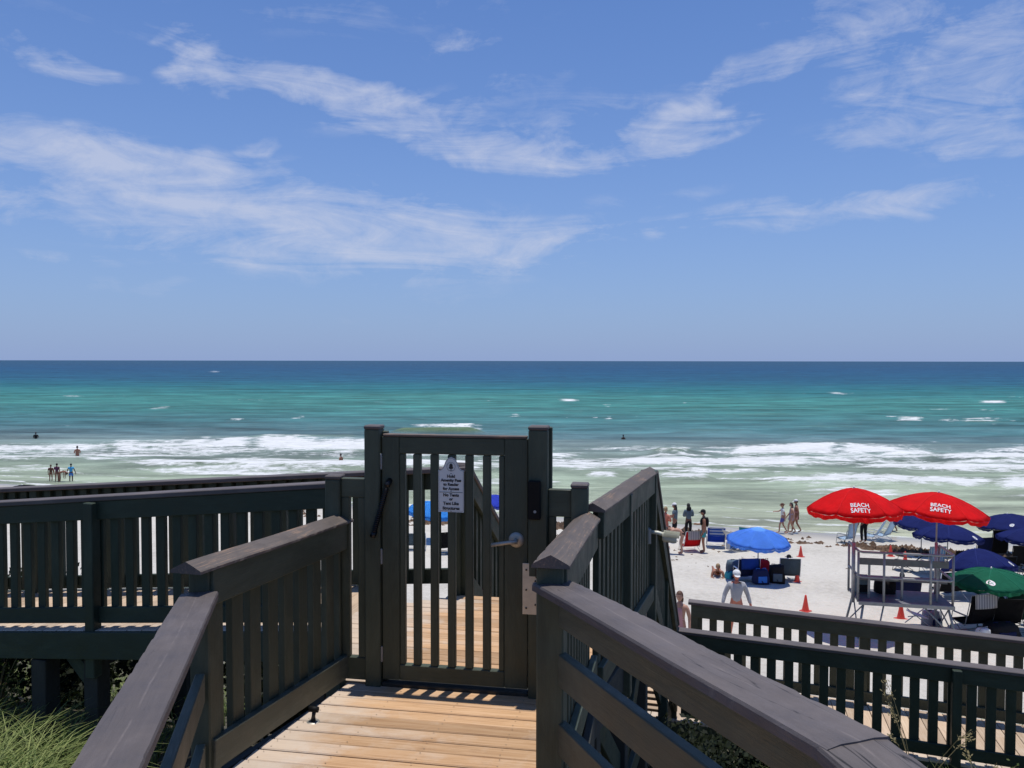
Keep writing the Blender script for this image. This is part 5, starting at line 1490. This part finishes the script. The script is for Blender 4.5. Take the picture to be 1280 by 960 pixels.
grass('dune_grass', 'dry green dune grass growing under and around the boardwalk', [(-6.8, -3.35, 4.4, 6.0, 2300, .74, 1.3), (-6.5, -3.0, 6.0, 7.0, 260, .6, 1.0), (-12, -2.0, 9.2, 11.5, 700, .8, .9), (2.6, 5.5, 6.4, 8.5, 900, .62, .9),
                     (.9, 8.5, 10.6, 12.6, 750, .55, .9), (-5, -3.2, 1.5, 4.3, 300, .6, .9), (5.2, 9.0, 6.0, 7.6, 400, .6, .9)], 'grass_blade', 3)
def oats(label, x, y, h, n, seed):
    rnd = random.Random(seed)
    gz = ground_z(x, y)
    root = thing('sea_oats', label, 'plant', (x, y, gz), 'sea oats by the lower walkway')
    bms, bml = bmesh.new(), bmesh.new()
    for i in range(n):
        a = rnd.random() * 6.28; l_ = rnd.uniform(.1, .35) * h; hh = h * rnd.uniform(.75, 1.05)
        pts = [V((math.cos(a) * l_ * u * u, math.sin(a) * l_ * u * u, hh * (u - .06 * u * u * u))) for u in (0, .3, .6, .85, 1.0)]
        tube_into(bms, pts, [.0045, .004, .0035, .003, .002], 5)
        d = (pts[-1] - pts[-2]).normalized()
        for k in range(34):
            u = rnd.random(); c = pts[-2].lerp(pts[-1], u) + V((rnd.gauss(0, .016), rnd.gauss(0, .016), -.02 * u))
            t_ = (d + V((rnd.gauss(0, .5), rnd.gauss(0, .5), -.25))).normalized() * rnd.uniform(.02, .04); s2 = t_.orthogonal().normalized() * .006
            v = [bms.verts.new(q_) for q_ in (c, c + t_ * .5 + s2, c + t_, c + t_ * .5 - s2)]; bms.faces.new(v)
    for i in range(n * 5):
        a = rnd.random() * 6.28; hh = h * rnd.uniform(.3, .62); l_ = hh * rnd.uniform(.3, .9); w = .006; wx, wy = -math.sin(a) * w, math.cos(a) * w
        prev = None
        for k in range(6):
            u = k / 5; p = V((math.cos(a) * l_ * u * u, math.sin(a) * l_ * u * u, hh * (u - .35 * u ** 3))); ww = 1 - .9 * u
            cur = (bml.verts.new(p + V((wx, wy, 0)) * ww), bml.verts.new(p - V((wx, wy, 0)) * ww))
            if prev: bml.faces.new((prev[0], prev[1], cur[1], cur[0]))
            prev = cur
    def fin(bm, nm, mt):
        me = from_bm(bm, nm); at_ = me.attributes.new('tone', 'FLOAT', 'POINT'); at_.data.foreach_set('value', [random.random() for _ in me.vertices])
        new_obj(nm, me, mt, root, Matrix.Translation((x, y, gz)))
    fin(bms, 'seed_heads', 'oat_straw'); fin(bml, 'leaves', 'grass_blade')
oats('tall sea oats with drooping seed heads in front of the lower railing', 3.95, 7.35, 1.35, 6, 2)
oats('low sea oats clump right of the tall one', 4.45, 7.15, .95, 4, 8)
def shrub(label, x, y, r, h, n, seed, lm='leaf_green', ls=1.0):
    rnd = random.Random(seed); gz = ground_z(x, y)
    root = thing('shrub', label, 'plant', (x, y, gz))
    bm = bmesh.new(); bs = bmesh.new()
    NS = 14 if n < 1000 else 46
    for i in range(NS):
        a = rnd.random() * 6.28; rr_ = r * rnd.uniform(.1, .95); top = V((math.cos(a) * rr_, math.sin(a) * rr_, h * rnd.uniform(.45, 1) * (1 - .25 * (rr_ / r) ** 2)))
        tube_into(bs, [V((0, 0, 0)), top * .5 + V((rnd.gauss(0, .03), 0, .05)), top], [.008, .006, .003], 5)
        for k in range(n // NS):
            u = rnd.uniform(.2, 1.05); c = top * u + V((rnd.gauss(0, .05), rnd.gauss(0, .05), rnd.gauss(0, .04))) * ls
            d = V((rnd.gauss(0, 1), rnd.gauss(0, 1), rnd.gauss(.5, .6))).normalized(); s2 = d.orthogonal().normalized(); L_ = rnd.uniform(.025, .05) * ls
            v = [bm.verts.new(q_) for q_ in (c, c + d * L_ * .5 + s2 * L_ * .3, c + d * L_, c + d * L_ * .5 - s2 * L_ * .3)]; bm.faces.new(v)
    for b_, nm, mt in ((bm, 'leaves', lm), (bs, 'stems', 'oat_straw' if lm == 'leaf_green' else 'leaf_shade')):
        me = from_bm(b_, nm); at_ = me.attributes.new('tone', 'FLOAT', 'POINT'); at_.data.foreach_set('value', [random.random() for _ in me.vertices])
        new_obj(nm, me, mt, root, Matrix.Translation((x, y, gz)))
shrub('small leafy green shrub in the lower right corner', 4.55, 6.85, .38, .75, 700, 4)
shrub('dark leafy shrub under the left walkway at the picture edge', -4.75, 6.9, .35, .85, 500, 9)

for i, (x, y, r, h, lb) in enumerate(((-2.3, 7.75, .75, 1.35, 'nearest the gate'), (-3.5, 8.0, .85, 1.4, 'second from the gate'), (-4.7, 8.3, .9, 1.4, 'third from the gate'), (-6.0, 8.6, 1.0, 1.4, 'fourth from the gate'), (-7.5, 9.0, 1.0, 1.4, 'farthest left'))):
    shrub('dense shrub with painted-in shade behind the left walkway, ' + lb, x, y, r, h, 5200, 30 + i, 'leaf_shade', 1.9)  # dark gap below the walkway: its shade is put into the leaf colour
for i, (x, y, r, h, lb) in enumerate(((1.55, 6.75, .5, .75, 'beside the right end of the landing'), (2.3, 7.4, .6, .8, 'below the right stair handrail'), (1.0, 4.9, .45, .7, 'under the right side of the landing'))):
    shrub('added low shrub with painted-in shade ' + lb, x, y, r, h, 2600, 50 + i, 'leaf_shade', 1.5)  # added to fill the black under the right rails, leaves coloured as shade

# more gear on the busy right side of the beach
chair('black chair behind the green umbrella, left of two', 17.0, 26.6, 6, 'cloth_black', 'black_metal', w=.7, back=.75, rec=14, seat_h=.34)
chair('navy chair behind the green umbrella, right of two', 17.9, 26.2, -6, 'cloth_navy', 'black_metal', w=.7, back=.75, rec=14, seat_h=.34)
chair('navy chair far back between the navy umbrellas', 18.9, 30.9, 10, 'cloth_navy', 'black_metal', w=.7, back=.8, rec=12, seat_h=.34)
chair('black low chair right of the dark green chair, cut by the frame', 14.3, 20.6, -20, 'cloth_black', 'black_metal', w=.8, back=.7, rec=16, seat_h=.3)
person('person sitting in the dark under the green umbrella', 12.78, 19.95, 1.55, -6, SIT, 'skin_tan', 'hair_dark', None, [('shorts', 'cloth_black'), ('shirt', 'cloth_navy')])
person('person sitting in the black chair below the tipped navy umbrella', 13.8, 24.05, 1.6, 8, SIT, 'skin_tan', 'hair_brown', None, [('shorts', 'cloth_navy'), ('shirt', 'cloth_black')])
bag('beach_bag', 'white bag on the sand left of the black towel chair', 11.75, 18.95, 25, .34, .26, .34, 'cloth_white', 'cloth_grey')
bag('beach_bag', 'teal bag lying beside the tanned sunbather', 7.55, 26.35, 40, .36, .26, .26, 'cloth_teal', 'cloth_navy')
bag('cooler', 'small white cooler beside the royal blue chair', 9.5, 33.0, 10, .42, .3, .34, 'cloth_white', 'cloth_bright_blue', .06, 0.0, 'cooler')
